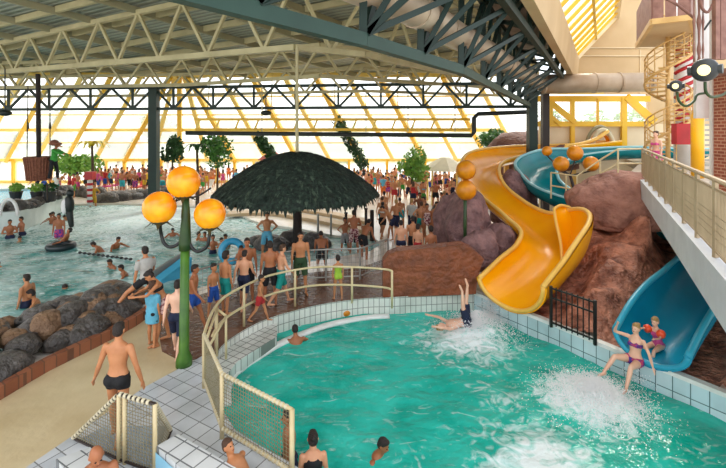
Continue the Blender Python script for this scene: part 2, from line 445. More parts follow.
    if bottom == 'skirt': cloth.loft([ring(-.24, .21, .17, .02), ring(-.1, .17, .13, .02), ring(.03, .16, .115, .016)])
    if bottom in ('shorts', 'brief', 'long', 'skirt', 'pants'):
        for sx in (-1, 1): cloth.ellipsoid(tp(.085 * sx, .06, -.03), (.097 * s, .092 * s, .098 * s))
    if bottom == 'brief': cloth.loft([ring(-.14, .10, .09, .01), ring(-.09, .14, .105, .014), ring(-.04, .158, .112, .016), ring(.05, .158, .110, .015)])
    if bottom == 'swimsuit' or top == 'swimsuit':
        cloth.loft([ring(-.11, .09, .08, .012), ring(-.04, .15, .11, .013)] + [ring(z, a, b, .012) for z, a, b in secs[2:7]] + [ring(.425, .11, .105, .01)])
        for sx in (-1, 1):
            cloth.ellipsoid(tp(.085 * sx, .06, -.03), (.092 * s, .088 * s, .09 * s))
            if female: cloth.ellipsoid(tp(.07 * sx, -.088, .34), (.062 * s, .058 * s, .06 * s))
            cloth.tube([tp(.075 * sx, -.085, .40), tp(.085 * sx, -.02, .51), tp(.06 * sx, .085, .42)], .016 * s, 8)
    if top in ('shirt', 'sleeves'):
        shirt.loft([ring(-.07, .165, .12, .02)] + [ring(z, a, b, .022) for z, a, b in secs[2:9]])
        if female:
            for sx in (-1, 1): shirt.ellipsoid(tp(.07 * sx, -.088, .34), (.07 * s, .065 * s, .065 * s))
    if top == 'vest': shirt.loft([ring(.0, .16, .112, .02)] + [ring(z, a, b, .02) for z, a, b in secs[3:8]])
    if top == 'towel':
        shirt.loft([ring(-.30, .19, .15, .02), ring(-.05, .18, .14, .03)] + [ring(z, a, b, .04) for z, a, b in secs[2:8]] + [ring(.51, .11, .08, .03)])
        for sx in (-1, 1): shirt.capsule(tp(sh * sx, 0, .44), .085 * s, tp(sh * sx * .95, -.02, .2), .08 * s)
    if top == 'dress':
        shirt.loft([ring(-.38, .25, .2, .02), ring(-.1, .18, .135, .02)] + [ring(z, a, b, .018) for z, a, b in secs[2:8]])
    if top == 'bikini':
        shirt.loft([ring(.29, .140, .104, .010), ring(.375, .146, .112, .010)])
        for sx in (-1, 1):
            shirt.ellipsoid(tp(.07 * sx, -.09, .34), (.06 * s, .056 * s, .055 * s))
            shirt.tube([tp(.07 * sx, -.1, .38), tp(.08 * sx, -.02, .505), tp(.06 * sx, .08, .40), tp(.05 * sx, .1, .33)], .012 * s, 8)
    # hair
    if hair != 'bald' :
        hr.ellipsoid(hp(0, .022, .036), (.083 * hs, .093 * hs, .090 * hs), HM)
        hr.ellipsoid(hp(0, .040, -.012), (.080 * hs, .076 * hs, .078 * hs), HM)
        hr.ellipsoid(hp(0, -.028, .082), (.062 * hs, .055 * hs, .032 * hs), HM)
        if hair == 'long':
            hr.capsule(hp(0, .06, -.02), .08 * hs, hp(0, .085, -.20), .055 * hs, 12)
            for sx in (-1, 1): hr.capsule(hp(.07 * sx, .02, 0), .03 * hs, hp(.075 * sx, .03, -.15), .028 * hs, 8)
        if hair == 'bun': hr.ellipsoid(hp(0, .10, .07), (.045 * hs, .045 * hs, .045 * hs))
        if hair == 'pony': hr.capsule(hp(0, .11, .03), .03 * hs, hp(0, .15, -.15), .018 * hs, 8)
    elif hair == 'bald':
        hr.ellipsoid(hp(0, .055, -.015), (.079 * hs, .062 * hs, .05 * hs), HM)
    out = {'body': remesh(body, vox, 2)}
    if cloth.v: out['swimwear'] = remesh(cloth, max(.016, vox * .9), 1)
    if shirt.v: out['top'] = remesh(shirt, max(.016, vox * .9), 1)
    out['hair'] = remesh(hr, max(.014, vox * .8), 1)
    if vox < .026:
        for nm, b_ in (('eye1', eyes[1]), ('eye2', eyes[-1]), ('mouth', mouth)):
            me = bpy.data.meshes.new(nm); me.from_pydata([tuple(p) for p in b_.v], [], b_.f); me.update(); out[nm] = me
    RM = Matrix(pose['mat']).transposed() if 'mat' in pose else None
    if RM:
        for me in out.values(): me.transform(Matrix.Translation(pel) @ RM.to_4x4() @ Matrix.Translation(-pel))
    zs = [v.co.z for v in out['body'].vertices]
    mz = min(zs)
    ref = Vector((0, 0, mz)) if not pose.get('anchor') == 'pelvis' else pel
    for me in out.values(): me.transform(Matrix.Translation(-ref))
    for me in out.values(): me.update()
    PT[key] = out
    return out
PN = {'swimwear': {'shorts': 'swim_shorts', 'long': 'swim_shorts', 'brief': 'swim_trunks', 'skirt': 'skirt', 'swimsuit': 'swimsuit', 'pants': 'trousers'},
      'top': {'shirt': 'shirt', 'sleeves': 'jacket', 'towel': 'towel', 'dress': 'dress', 'bikini': 'bikini_top', 'vest': 'vest'}}
def person(loc, rz, pose, label, H=1.75, skin='skin_tan', haircol='dark', bottom='shorts', bcol='navy', top=None, tcol='white', hair='short', vox=.022,
           female=False, kid=False, group=None, fat=1.0, cat='person', name='person', sc=1.0, face=False):
    pm = person_meshes(pose, H, bottom, top, hair, vox, female, 1.0, kid, fat)
    root = empty(name, loc, label, cat, group)
    root.rotation_euler = (0, 0, R(rz)); root.scale = (sc,) * 3
    for k, me in pm.items():
        if k in ('eye1', 'eye2', 'mouth') and not face: continue
        nm = 'eye' if k[:3] == 'eye' else k
        if k == 'swimwear': nm = PN['swimwear'].get(bottom, 'swimsuit')
        if k == 'top': nm = PN['top'].get(top, 'shirt')
        if k == 'hair' and hair == 'bald': nm = 'hair_fringe'
        o = bpy.data.objects.new(nm, me); COL.objects.link(o); o.parent = root
        m = {'body': skin, 'swimwear': 'cloth_' + bcol, 'top': 'cloth_' + tcol, 'hair': 'hair_' + haircol, 'eye1': 'eye_dark', 'eye2': 'eye_dark', 'mouth': 'mouth_red'}[k]
        if len(me.materials) == 0: me.materials.append(MATS[m])
        o.material_slots[0].link = 'OBJECT'; o.material_slots[0].material = MATS[m]
    return root
EXPO=-0.06; SKYS=1.7; SUNE=5.0
# ------------------------------------------------------------------ camera, light, world
cam = bpy.data.cameras.new('camera'); co = bpy.data.objects.new('camera', cam); COL.objects.link(co)
co.location = (0, 0, CZ); co.rotation_euler = (R(90), 0, 0)
cam.sensor_width = 36; cam.lens = F / 726 * 36; cam.shift_y = -(234 - HY) / 726; cam.clip_end = 500
SC.camera = co
SC.view_settings.view_transform = 'Standard'; SC.view_settings.look = 'None'; SC.view_settings.gamma = 1
SC.view_settings.use_curve_mapping = False
SC.view_settings.exposure = EXPO
wd = bpy.data.worlds.new('sky'); SC.world = wd; wd.use_nodes = True
nt = wd.node_tree; bg = nt.nodes['Background']
sky = nt.nodes.new('ShaderNodeTexSky'); sky.sky_type = 'NISHITA'; sky.sun_disc = False; sky.sun_elevation = R(48); sky.sun_rotation = R(200)
mx = nt.nodes.new('ShaderNodeMix'); mx.data_type = 'RGBA'; mx.inputs['Factor'].default_value = .93
nt.links.new(sky.outputs['Color'], mx.inputs['A']); mx.inputs['B'].default_value = (1.0, .985, .96, 1)
nt.links.new(mx.outputs['Result'], bg.inputs['Color']); bg.inputs['Strength'].default_value = SKYS
def sun(name, rot, e, ang, col):
    l = bpy.data.lights.new(name, 'SUN'); l.energy = e; l.angle = R(ang); l.color = col
    o = bpy.data.objects.new(name, l); COL.objects.link(o); o.rotation_euler = [R(a) for a in rot]
sun('sun', (-48, 0, -22), SUNE, 20, (1, .95, .86))

# ------------------------------------------------------------------ setting: floor and pools
ROT = -math.atan((627 - 363) / 440)
mat('beach_floor', '#f0e9dd', .16, col2='#e0d5c4', scale=.6, bump=.1, bscale=6)
mat('path_beige', '#dac8a0', .28, col2='#c4ae84', scale=.9, bump=.12, bscale=5)
mat('walk_brown', '#7b5540', .22, col2='#553a2c', scale=.8, bump=.25, bscale=8)
brickmat('deck_tile', '#dfe3e6', '#ccd2d8', '#8b8d8e', .30, .30, .009, .22, rot=(0, 0, -ROT))
brickmat('pool_tile', '#e9ebe2', '#dbe0d8', '#8f938a', .155, .24, .010, .2, coord='UV')
brickmat('pool_tile_right', '#d3e6ea', '#c2dde3', '#5d7a7c', .30, .30, .010, .2, coord='UV')
mat('coping_white', '#e9eae6', .3, col2='#d5d8d2', scale=5)
mat('pool_floor', '#0f8f80', .6, col2='#0b7d70', scale=1)
def WP(l, z=0): return [W(x, y, z).xy for x, y in l]
rimfar = [(214, 372), (216, 356), (225, 343), (250, 327), (277, 316), (320, 305), (363, 299), (389, 298), (474, 294), (546, 323), (613, 351), (726, 397), (880, 460)]
rimnear = [(880, 900), (420, 640), (340, 505), (297, 468), (262, 448), (235, 431), (223, 412), (219, 392)]
fine = [Vector(p) for p in catmull([W(x, y) .to_3d() for x, y in rimfar[:8]], 5)]
hole1 = [p.xy for p in fine] + WP(rimfar[8:]) + WP(rimnear)
lp = [(-140, 430), (-40, 378), (20, 352), (60, 328), (110, 312), (150, 304), (185, 296), (215, 287), (250, 276), (290, 268), (330, 262), (370, 254), (383, 246), (372, 240), (335, 238), (300, 231),
      (262, 226), (238, 216), (215, 209), (170, 206), (110, 205), (60, 206), (0, 211), (-80, 214), (-260, 222)]
hole2 = WP(lp, -.12)
m = MB(); m.prism([(-70, .8), (40, .8), (40, 60), (-70, 60)], -.6, 0, holes=[hole1, hole2]); m.build('floor', 'beach_floor', kind='structure')
m = MB(); m.prism([(-75, -.5), (45, -.5), (45, 100), (-75, 100)], -2.2, -1.7); m.build('floor_pool_bottom', 'pool_floor', kind='structure')
m = MB(); m.prism([(-160, 46), (160, 46), (160, 200), (-160, 200)], -.9, -.3)
mat('outside_ground', '#6f8a4c', .9, col2='#a39b80', scale=.2); m.build('ground_outside', 'outside_ground', kind='structure')
m = MB(); m.prism(WP([(-140, 560), (-60, 440), (-20, 411), (0, 400), (50, 371), (100, 346), (135, 326), (150, 314), (168, 306), (172, 330), (190, 362), (145, 388), (27, 468), (-40, 530)]), 0, .008); m.build('floor_beige_path', 'path_beige', kind='structure')
m = MB(); m.prism(WP([(162, 352), (158, 330), (160, 308), (170, 302), (194, 297), (240, 283), (292, 275), (360, 268), (387, 258), (400, 250), (478, 246), (474, 293), (389, 298)]) + [p.xy for p in reversed(fine[5:-1])] + WP([(204, 357), (183, 363)]), 0, .014); m.build('floor_brown_walkway', 'walk_brown', kind='structure')
m = MB(); m.prism(WP([(-60, 545), (27, 468), (145, 388), (204, 356), (216, 356), (214, 372)]) + WP([(219, 392), (223, 412), (235, 431), (262, 448), (297, 468), (340, 505), (420, 640), (300, 900), (-200, 900)]), 0, .02); m.build('floor_tiled_deck', 'deck_tile', kind='structure')
def ribbon(name, pts, z0, z1, mt, kind='structure', closed=False, thick=0, label=None, cat=None, parent=None):
    mb = MB(); s = 0
    pts = [Vector(p) for p in pts]
    if closed: pts = pts + [pts[0]]
    for a, b in zip(pts, pts[1:]):
        L = (b - a).length
        mb.quad((a.x, a.y, z0), (b.x, b.y, z0), (b.x, b.y, z1), (a.x, a.y, z1), uv=[(s, z0), (s + L, z0), (s + L, z1), (s, z1)])
        s += L
        if thick:
            n = Vector((b.y - a.y, a.x - b.x)).normalized() * thick
            mb.quad((a.x, a.y, z1), (b.x, b.y, z1), (b.x + n.x, b.y + n.y, z1), (a.x + n.x, a.y + n.y, z1), uv=[(0, 0), (L, 0), (L, thick), (0, thick)])
            mb.quad((a.x + n.x, a.y + n.y, z0), (b.x + n.x, b.y + n.y, z0), (b.x + n.x, b.y + n.y, z1), (a.x + n.x, a.y + n.y, z1), uv=[(0, z0), (L, z0), (L, z1), (0, z1)])
    return mb.build(name, mt, kind=kind, label=label, cat=cat, parent=parent)
pc = Vector((2.5, 8.5))
def ins(l, e=.02): return [Vector(p[:2]) + (pc - Vector(p[:2])).normalized() * e for p in l]
ribbon('wall_pool_tiled', ins(fine), -1.7, .02, 'pool_tile')
ribbon('wall_pool_back', ins(WP([(389, 298), (474, 294)])), -1.7, .03, 'pool_tile')
ribbon('wall_pool_right', ins(WP(rimfar[8:])), -1.7, .02, 'pool_tile_right')
ribbon('wall_pool_near', ins(WP(rimnear)), -1.7, -.01, 'pool_tile')
m = MB()
pr = [W(x, y) for x, y in [(474, 294), (546, 323), (613, 351), (726, 397), (880, 460)]]
for a, b in zip(pr, pr[1:]): m.beam(a + Vector((.03, .06, .03)), b + Vector((.03, .06, .03)), .16, .08)
m.build('trim_pool_rim', 'coping_white', kind='structure')
# step and curb inside the left bend of the pool
inner = [(226, 402), (226, 388), (229, 378), (237, 368), (249, 360), (277, 343), (307, 330), (332, 322), (363, 316), (389, 314)]
ci = catmull([W(x, y, -.36) for x, y in inner], 4)
m = MB(); m.tube([(p.x, p.y, -.42) for p in ci], .11, 8, sy=.6); m.build('trim_pool_curb', 'coping_white', kind='structure', smooth=True)
m = MB(); m.prism(WP([(214, 372), (216, 356), (225, 343), (250, 327), (277, 316)]) + [W(x, y, -.2).xy for x, y in [(277, 338), (249, 356), (237, 364), (229, 374), (226, 388)]], -1.0, -.16)
brickmat('step_tile', '#e4e6e0', '#d2d7d0', '#8a8d86', .2, .2, .012, .25, rot=(0, 0, -ROT)); m.build('trim_pool_step', 'step_tile', kind='structure')
C3 = lambda x, y, z: tuple(W(x, y, z))
watermat('water_near', '#0aa592', '#40ccb9', [(C3(465, 340, -.45), 3.2, .62), (C3(590, 400, -.45), 2.1, .85), (C3(545, 465, -.45), 2.8, .6), (C3(410, 470, -.45), 2.0, .2), (C3(700, 450, -.45), 2.2, .14), (C3(500, 400, -.45), 2.2, .3)], wave=1.4, bump=.5, streak=.4, alpha=.97, fthr=.66)
MATS['water_near'].node_tree.nodes['Principled BSDF'].inputs['Specular IOR Level'].default_value = .35
watermat('water_left', '#2a938c', '#c9e6e2', [(C3(170, 212, -.1), 17, .5), (C3(60, 222, -.1), 12, .35)], wave=1.3, bump=.45, streak=.95, alpha=.97, fthr=.55, rough=.08)  # pale base, streaks and patches paint the glass facade's reflection into the colour
def watergrid(name, poly, z, mt, step, amp, fq, label, foamc=()):
    # clipped wavy sheet
    xs = [p[0] for p in poly]; ys = [p[1] for p in poly]
    bm = bmesh.new(); x0, x1, y0, y1 = min(xs), max(xs), min(ys), max(ys)
    mb = MB(); nx = int((x1 - x0) / step) + 2; ny = int((y1 - y0) / step) + 2
    def inside(x, y):
        c = False; j = len(poly) - 1
        for i in range(len(poly)):
            xi, yi = poly[i]; xj, yj = poly[j]
            if (yi > y) != (yj > y) and x < (xj - xi) * (y - yi) / (yj - yi) + xi: c = not c
            j = i
        return c
    idx = {}
    def vid(i, j):
        if (i, j) not in idx:
            x, y = x0 + i * step, y0 + j * step
            zz = z + amp * fbm(Vector((x * fq, y * fq * 1.5, 3.1)), 1, 3)
            for (fx, fy, fr, fa) in foamc:
                dd = math.hypot(x - fx, y - fy)
                if dd < fr: zz += fa * (1 - dd / fr) ** 1.3 * (.55 + 1.2 * abs(fbm(Vector((x * 5, y * 5, 1)), 1, 4)))
            idx[(i, j)] = len(mb.v); mb.v.append(Vector((x, y, zz)))
        return idx[(i, j)]
    for i in range(nx):
        for j in range(ny):
            cx, cy = x0 + (i + .5) * step, y0 + (j + .5) * step
            if inside(cx, cy) or inside(cx + step, cy) or inside(cx - step, cy) or inside(cx, cy + step) or inside(cx, cy - step):
                mb.f.append((vid(i, j), vid(i + 1, j), vid(i + 1, j + 1), vid(i, j + 1))); mb.m.append(0)
    o = mb.build(name, mt, smooth=True, kind='structure'); return o
h1 = [tuple(p) for p in hole1]; h2 = [tuple(p) for p in hole2]
f1 = W(592, 402, -.45); f2 = W(470, 340, -.45)
watergrid('water_slide_pool', h1, -.45, 'water_near', .09, .09, 1.1, None, [(f1.x, f1.y, 1.0, .34), (f2.x, f2.y, 1.1, .2), (f2.x + .6, f2.y + .3, .8, .22)])
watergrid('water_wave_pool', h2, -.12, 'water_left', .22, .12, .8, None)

# ------------------------------------------------------------------ ceiling
mat('steel_cream', '#c4ba90', .55, col2='#aba17a', scale=1.2)
mat('steel_cream_dark', '#98906f', .55, col2='#8b8a6c', scale=1.2)
mat('steel_green', '#123029', .55, col2='#0d2620', scale=2)
mat('steel_green_light', '#25463c', .55, col2='#1e3d34', scale=2)
mat('steel_dark', '#18221f', .5)
mat('yellow_paint', '#f0c232', .45, col2='#e4b122', scale=1)
mat('yellow_pale', '#f3d878', .45, col2='#ecc95c', scale=1)
mat('cream_panel', '#ead9b8', .6, col2='#ddcaa5', scale=.7)
mat('tan_wall', '#d2b78d', .7, col2='#c3a67b', scale=.5)
mat('duct_metal', '#cbb9a2', .45, col2='#b39c84', scale=1.5, metal=.2)
m_, nt, b = newmat('roof_deck')
tc = nt.nodes.new('ShaderNodeTexCoord'); mp = nt.nodes.new('ShaderNodeMapping'); mp.inputs['Rotation'].default_value = (0, 0, math.atan2(.39, .92))
wv = nt.nodes.new('ShaderNodeTexWave'); wv.inputs['Scale'].default_value = 1.1; wv.bands_direction = 'Y'; wv.inputs['Distortion'].default_value = 0
nt.links.new(tc.outputs['Object'], mp.inputs['Vector']); nt.links.new(mp.outputs['Vector'], wv.inputs['Vector'])
rp = nt.nodes.new('ShaderNodeValToRGB'); rp.color_ramp.elements[0].color = (*hexc('#80857a'), 1); rp.color_ramp.elements[1].color = (*hexc('#a4a898'), 1)
rp.color_ramp.elements[0].position = .1; rp.color_ramp.elements[1].position = .5
nt.links.new(wv.outputs['Fac'], rp.inputs['Fac']); nt.links.new(rp.outputs['Color'], b.inputs['Base Color'])
bp = nt.nodes.new('ShaderNodeBump'); bp.inputs['Distance'].default_value = .05; bp.inputs['Strength'].default_value = .8
nt.links.new(wv.outputs['Fac'], bp.inputs['Height']); nt.links.new(bp.outputs['Normal'], b.inputs['Normal']); b.inputs['Roughness'].default_value = .5
def zc(y): return 9.95 - .16 * (y - 21)
TP = [(3.0, -2.78), (4.75, -1.43), (6.6, 0.0), (9.9, 2.2), (24.75, 9.45), (32, 13.0)]
def TX(y):    # plan line of the big green truss
    for (a, p), (b_, q) in zip(TP, TP[1:]):
        if y <= b_: return p + (q - p) * (y - a) / (b_ - a)
    return TP[-1][1]
cpoly = [(-46, 30.3), (-46, 3), (TX(3), 3), (0, 6.6), (2.2, 9.9), (9.45, 24.75), (TX(30.3), 30.3)]
m = MB(); n = 0
tri = [Vector((x, y, zc(y) + .22)) for x, y in cpoly]
m.v += tri + [p + Vector((0, 0, .15)) for p in tri]; m.f += [tuple(range(7)), tuple(reversed(range(7, 14)))]; m.m += [0, 0]; m.build('ceiling', 'roof_deck', kind='structure')
def clip(p, d, poly):
    t0, t1 = -1e9, 1e9; k = len(poly)
    for i in range(k):
        a, b_ = Vector(poly[i]), Vector(poly[(i + 1) % k]); e = b_ - a
        nn = Vector((e.y, -e.x))
        cen = sum((Vector(q) for q in poly), Vector((0, 0))) / k
        if nn.dot(cen - a) < 0: nn = -nn
        den = nn.dot(d); num = nn.dot(a - p)
        if abs(den) < 1e-9:
            if num > 0: return None
            continue
        t = num / den
        if den > 0: t0 = max(t0, t)
        else: t1 = min(t1, t)
    return (p + d * t0, p + d * t1) if t1 > t0 + .3 else None
U = Vector((.92, -.39)).normalized(); V = Vector((.69, .73)).normalized()
c0 = Vector((-2.5, 16.4))
bp2 = [Vector(p).to_tuple() for p in cpoly]
def purlin(p, d, w, h, dz, mt):
    s = clip(p, d, cpoly)
    if not s: return
    m = MB(); a, b_ = s
    m.beam((a.x, a.y, zc(a.y) + dz), (b_.x, b_.y, zc(b_.y) + dz), w, h); m.build('ceiling_beam', mt, kind='structure')
for k in range(-12, 14): purlin(c0 + V * (k * 2.3 + .9), U, .16, .28, .05, 'steel_cream')
for k in range(-14, 10): purlin(c0 + U * (k * 2.9 + .4), V, .14, .30, -.02, 'steel_cream_dark')

def truss(name, bot, top, spacing, cw, ww, mt, label, group=None, style='W', mt2=None):
    """bot, top: polylines of equal length (3D)"""
    root = empty(name, bot[0], label, 'truss', group)
    for nm, pl in (('bottom_chord', bot), ('top_chord', top)):
        m = MB()
        for a, b_ in zip(pl, pl[1:]): m.beam(a, b_, cw, cw)
        m.build(nm, mt2 or mt, root)
    pts = []
    for i in range(len(bot) - 1):
        L = (Vector(bot[i + 1]) - Vector(bot[i])).length; n = max(1, round(L / spacing))
        for k in range(n): pts.append((lerp(Vector(bot[i]), Vector(bot[i + 1]), k / n), lerp(Vector(top[i]), Vector(top[i + 1]), k / n)))
    pts.append((Vector(bot[-1]), Vector(top[-1])))
    for i in range(len(pts) - 1):
        (b0, t0), (b1, t1) = pts[i], pts[i + 1]
        if style == 'W':
            mid = (b0 + b1) / 2
            for q in (t0, t1):
                m = MB(); m.beam(mid, q, ww, ww); m.build('brace', mt, root)
        elif style == 'fan':
            mid = (b0 + b1) / 2
            for q in (t0, (t0 + t1) / 2, t1):
                m = MB(); m.beam(mid, q, ww, ww); m.build('brace', mt, root)
        else:
            for q in ((b0, t0), (b0, t1)):
                m = MB(); m.beam(q[0], q[1], ww, ww); m.build('brace', mt, root)
    return root
def dz(px, py, z): d = (z - CZ) * F / (HY - py); return Vector(((px - CX) * d / F, d, z))
b1 = [dz(-90, 80, 7.9), dz(0, 72, 7.9), dz(182, 57, 7.9), dz(295, 47.5, 7.9), dz(364, 54.5, 7.9), dz(455, 74, 7.9)]
t1 = [Vector((p.x, p.y, zc(p.y) - .12)) for p in b1]
truss('roof_truss', b1, t1, 2.75, .22, .12, 'steel_cream', 'cream steel roof truss nearest to the viewer, carrying the straw umbrella pole', 'cream roof trusses')
b2 = [dz(-90, 89, 7.4), dz(0, 87.5, 7.4), dz(182, 85, 7.4), dz(320, 76, 7.4), dz(500, 88, 7.4)]
t2 = [Vector((p.x, p.y, min(zc(p.y) - .1, 8.9))) for p in b2]
truss('roof_truss', b2, t2, 2.4, .18, .11, 'steel_cream', 'second cream steel roof truss, between the nearest one and the far lattice', 'cream roof trusses')
b3 = [dz(-90, 98, 7.0), dz(0, 97, 7.0), dz(182, 95, 7.0), dz(364, 91, 7.0), dz(512, 96, 7.0)]
t3 = [Vector((p.x, p.y, 8.3)) for p in b3]
truss('roof_truss', b3, t3, 2.3, .16, .10, 'steel_cream', 'farthest and thinnest cream lattice truss just above the green one', 'cream roof trusses')
gz = 6.1
b4 = [D(-90, 103, 28.5), D(154, 109, 27.0), D(360, 109, 25.4), D(533, 108, 24.4)]
b4 = [Vector((p.x, p.y, gz)) for p in b4]; t4 = [Vector((p.x, p.y, 7.4)) for p in b4]
truss('green_truss', b4, t4, 2.6, .17, .12, 'steel_green', 'dark green lattice truss running across the hall between the two green columns', None, 'fan')
# big green box truss on the right
yy = [3.2, 6.3, 9.4, 12.5, 15.6, 18.6, 21.5, 24.4]
def FX(y): return 3.43 + .544 * (y - 9.6)
def big(ba, ta, label, lower):
    root = empty('green_roof_truss', ba[0], label, 'truss', 'dark green roof trusses')
    m = MB()
    for a, b_ in zip(ba, ba[1:]): m.beam(a, b_, .16, .20)
    m.build('bottom_chord', lower, root)
    m = MB()
    for a, b_ in zip(ta, ta[1:]): m.beam(a, b_, .16, .2)
    m.build('top_chord', 'steel_green', root)
    for i in range(len(ba) - 1):
        for q in ((ba[i], ta[i]), (ba[i], ta[i + 1]), (ba[i], (ta[i] + ta[i + 1]) / 2)):
            m = MB(); m.beam(q[0], q[1], .10, .12); m.build('brace', 'steel_green', root)
yy = [3.4, 5.0, 6.6, 8.2, 9.9, 12.2, 14.6, 17.0, 19.5, 22.0, 24.4]
bA = [Vector((TX(y), y, 6.15)) for y in yy]; tA = [Vector((TX(y) + .02, y, 8.6 - .02 * y)) for y in yy]
bB = [Vector((FX(y) - .25 + (.4 if y > 20 else 0) * 0, y, 7.5)) for y in yy]; tB = [Vector((FX(y) - .2, y, 8.7)) for y in yy]
big(bA, tA, 'dark green roof truss with pale lower edge crossing the ceiling to the column', 'steel_green_light')
big(bB, tB, 'second, higher dark green roof truss along the tan fascia of the skylight', 'steel_green')
root = empty('roof_bracing', tA[0], 'dark green crossbars bracing the two green trusses above the duct', 'bracing')
for i in range(len(yy) - 1):
    for q in ((bA[i], bB[i]), (bA[i], bB[i + 1]), (bA[i], tB[i]), (tA[i], tB[i + 1]), (tA[i + 1], bB[i])):
        m = MB(); m.beam(q[0] + Vector((.06, 0, .1)), q[1] + Vector((0, 0, .1)), .08, .10); m.build('crossbar', 'steel_green', root)
mat('roof_dark', '#8c7468', .7, col2='#5f5048', scale=1.5)
m = MB()
for z in (9.0, 9.1):
    for a, b_ in zip(yy, yy[1:] ): m.quad((TX(a) - .5, a, z), (FX(a) + .15, a, z), (FX(b_) + .15, b_, z), (TX(b_) - .5, b_, z))
m.build('ceiling_strip', 'roof_dark', kind='structure')
dl = [Vector((p[0] * 1.09, p[1] * 1.09, CZ + (p[2] - CZ) * 1.09)) for p in ((-1.55, 4.2, 6.85), (.75, 7.15, 6.8), (1.92, 9.2, 6.8), (3.45, 11.9, 6.85), (6.0, 16.5, 6.9), (8.3, 20.6, 7.0))]
m = MB(); dc = catmull(dl, 5); m.tube(dc, .31, 18)
r0 = m.build('air_duct', 'duct_metal', smooth=True, label='fat pinkish round air duct running inside the green roof trusses', cat='duct', loc=dl[0])
for k in range(2, len(dc) - 1, 3):
    m = MB(); m.tube([lerp(dc[k], dc[k + 1], .4), lerp(dc[k], dc[k + 1], .5)], .33, 18); m.build('joint_band', 'duct_metal', r0)
# columns
def column(px, d, top, bot, w, mt, label, name='steel_column'):
    p = D(px, 130, d); root = empty(name, (p.x, p.y, bot), label, 'column')
    m = MB(); m.box((p.x, p.y, (top + bot) / 2), (w, w, top - bot)); m.build('shaft', mt, root)
    m = MB(); m.box((p.x, p.y, bot + .1), (w * 1.6, w * 1.6, .2)); m.build('base_plate', mt, root)
    m = MB(); m.box((p.x, p.y, top - .12), (w * 1.8, w * 1.8, .24)); m.build('head_plate', mt, root)
column(154, 27.0, 7.6, 0, .5, 'steel_green', 'dark green square column standing on the far shore')
column(532, 24.2, 7.8, 0, .46, 'steel_green', 'dark green column behind the bend of the blue slide')
mat('steel_brown', '#2c1f1a', .5)
column(545, 24.6, 7.8, 0, .36, 'steel_brown', 'dark brown column right beside the green one at the blue slide')

# ------------------------------------------------------------------ right skylight, fascia, back wall
m = MB()
a, b_ = Vector((FX(3), 3, 7.64)), Vector((FX(26), 26, 7.64))
for (o0, z0), (o1, z1) in (((0, 7.64), (.15, 8.9)),):
    m.quad((a.x + o0, 3, z0), (b_.x + o0, 26, z0), (b_.x + o1, 26, z1), (a.x + o1, 3, z1))
    m.quad((a.x + o0 + .3, 3, z0), (b_.x + o0 + .3, 26, z0), (b_.x + o1 + .3, 26, z1), (a.x + o1 + .3, 3, z1))
    m.quad((a.x, 3, z0), (b_.x, 26, z0), (b_.x + .3, 26, z0), (a.x + .3, 3, z0))
m.build('trim_fascia', 'tan_wall', kind='structure')
glassmat('skylight_glass', (1, 1, .98), .35, (1, .98, .9))
sk = empty('window_7', (FX(3) + .3, 3, 9.6), kind='structure')
m = MB(); m.quad((FX(3) + .15, 3, 8.9), (FX(26) + .15, 26, 8.9), (FX(26) + 2.6, 26, 11.5), (FX(3) + 2.6, 3, 11.5)); m.build('glazing', 'skylight_glass', sk)
for k in range(20):
    y = 3 + k * 23 / 19; m = MB(); m.beam((FX(y) + .15, y, 8.85), (FX(y) + 2.6, y, 11.45), .36, .14); m.build('rafter', 'yellow_paint', sk)
for t in (0, .5, 1):
    m = MB(); m.beam((FX(3) + .25 + 2.35 * t, 3, 8.9 + 2.6 * t - .05), (FX(26) + .25 + 2.35 * t, 26, 8.9 + 2.6 * t - .05), .12 + .2 * (t == 1), .2); m.build('sash_rail', 'cream_panel' if t == 1 else 'yellow_pale', sk)
# back wall (Y=26) as panels around the windows
Yw = 26.0
def wz(px, py): return D(px, py, Yw)
m = MB()
def wallpoly(pts, thick=.25):
    vs = [wz(*p) for p in pts]; n = len(m.v); k = len(vs)
    m.v += vs + [v + Vector((0, thick, 0)) for v in vs]
    m.f.append(tuple(range(n, n + k))); m.m.append(0); m.f.append(tuple(reversed(range(n + k, n + 2 * k)))); m.m.append(0)
    for i in range(k): j = (i + 1) % k; m.f.append((n + i, n + j, n + k + j, n + k + i)); m.m.append(0)
wallpoly([(560, 94), (564, 82), (572, 60), (613, 17), (640, -30), (760, -30), (760, 94)])
m.build('wall_back', 'tan_wall', kind='structure')
m = MB(); wallpoly([(540, 124), (760, 124), (760, 235), (540, 235)]); m.build('wall_back_lower', 'cream_panel', kind='structure')
m = MB(); wallpoly([(648, 94), (760, 94), (760, 124), (648, 124)]); m.build('wall_back_side', 'tan_wall', kind='structure')
m = MB()
for y in (48, 56): m.beam(wz(570, y) - Vector((0, .05, 0)), wz(700, y) - Vector((0, .05, 0)), .08, .05)
m.beam(wz(640, 50) - Vector((0, .04, 0)), wz(640, 94) - Vector((0, .04, 0)), .04, .04)
m.beam(wz(572, 62) - Vector((0, .2, 0)), wz(613, 18) - Vector((0, .2, 0)), .35, .22)
m.build('trim_back_wall', 'cream_panel', kind='structure')
wn = empty('window_6', wz(546, 124), kind='structure')
glassmat('window_glass', (.97, 1, 1), .22)
m = MB(); m.quad(wz(536, 124), wz(648, 124), wz(648, 95), (wz(536, 95))); m.build('glazing', 'window_glass', wn)
O = Vector((0, -.12, 0))
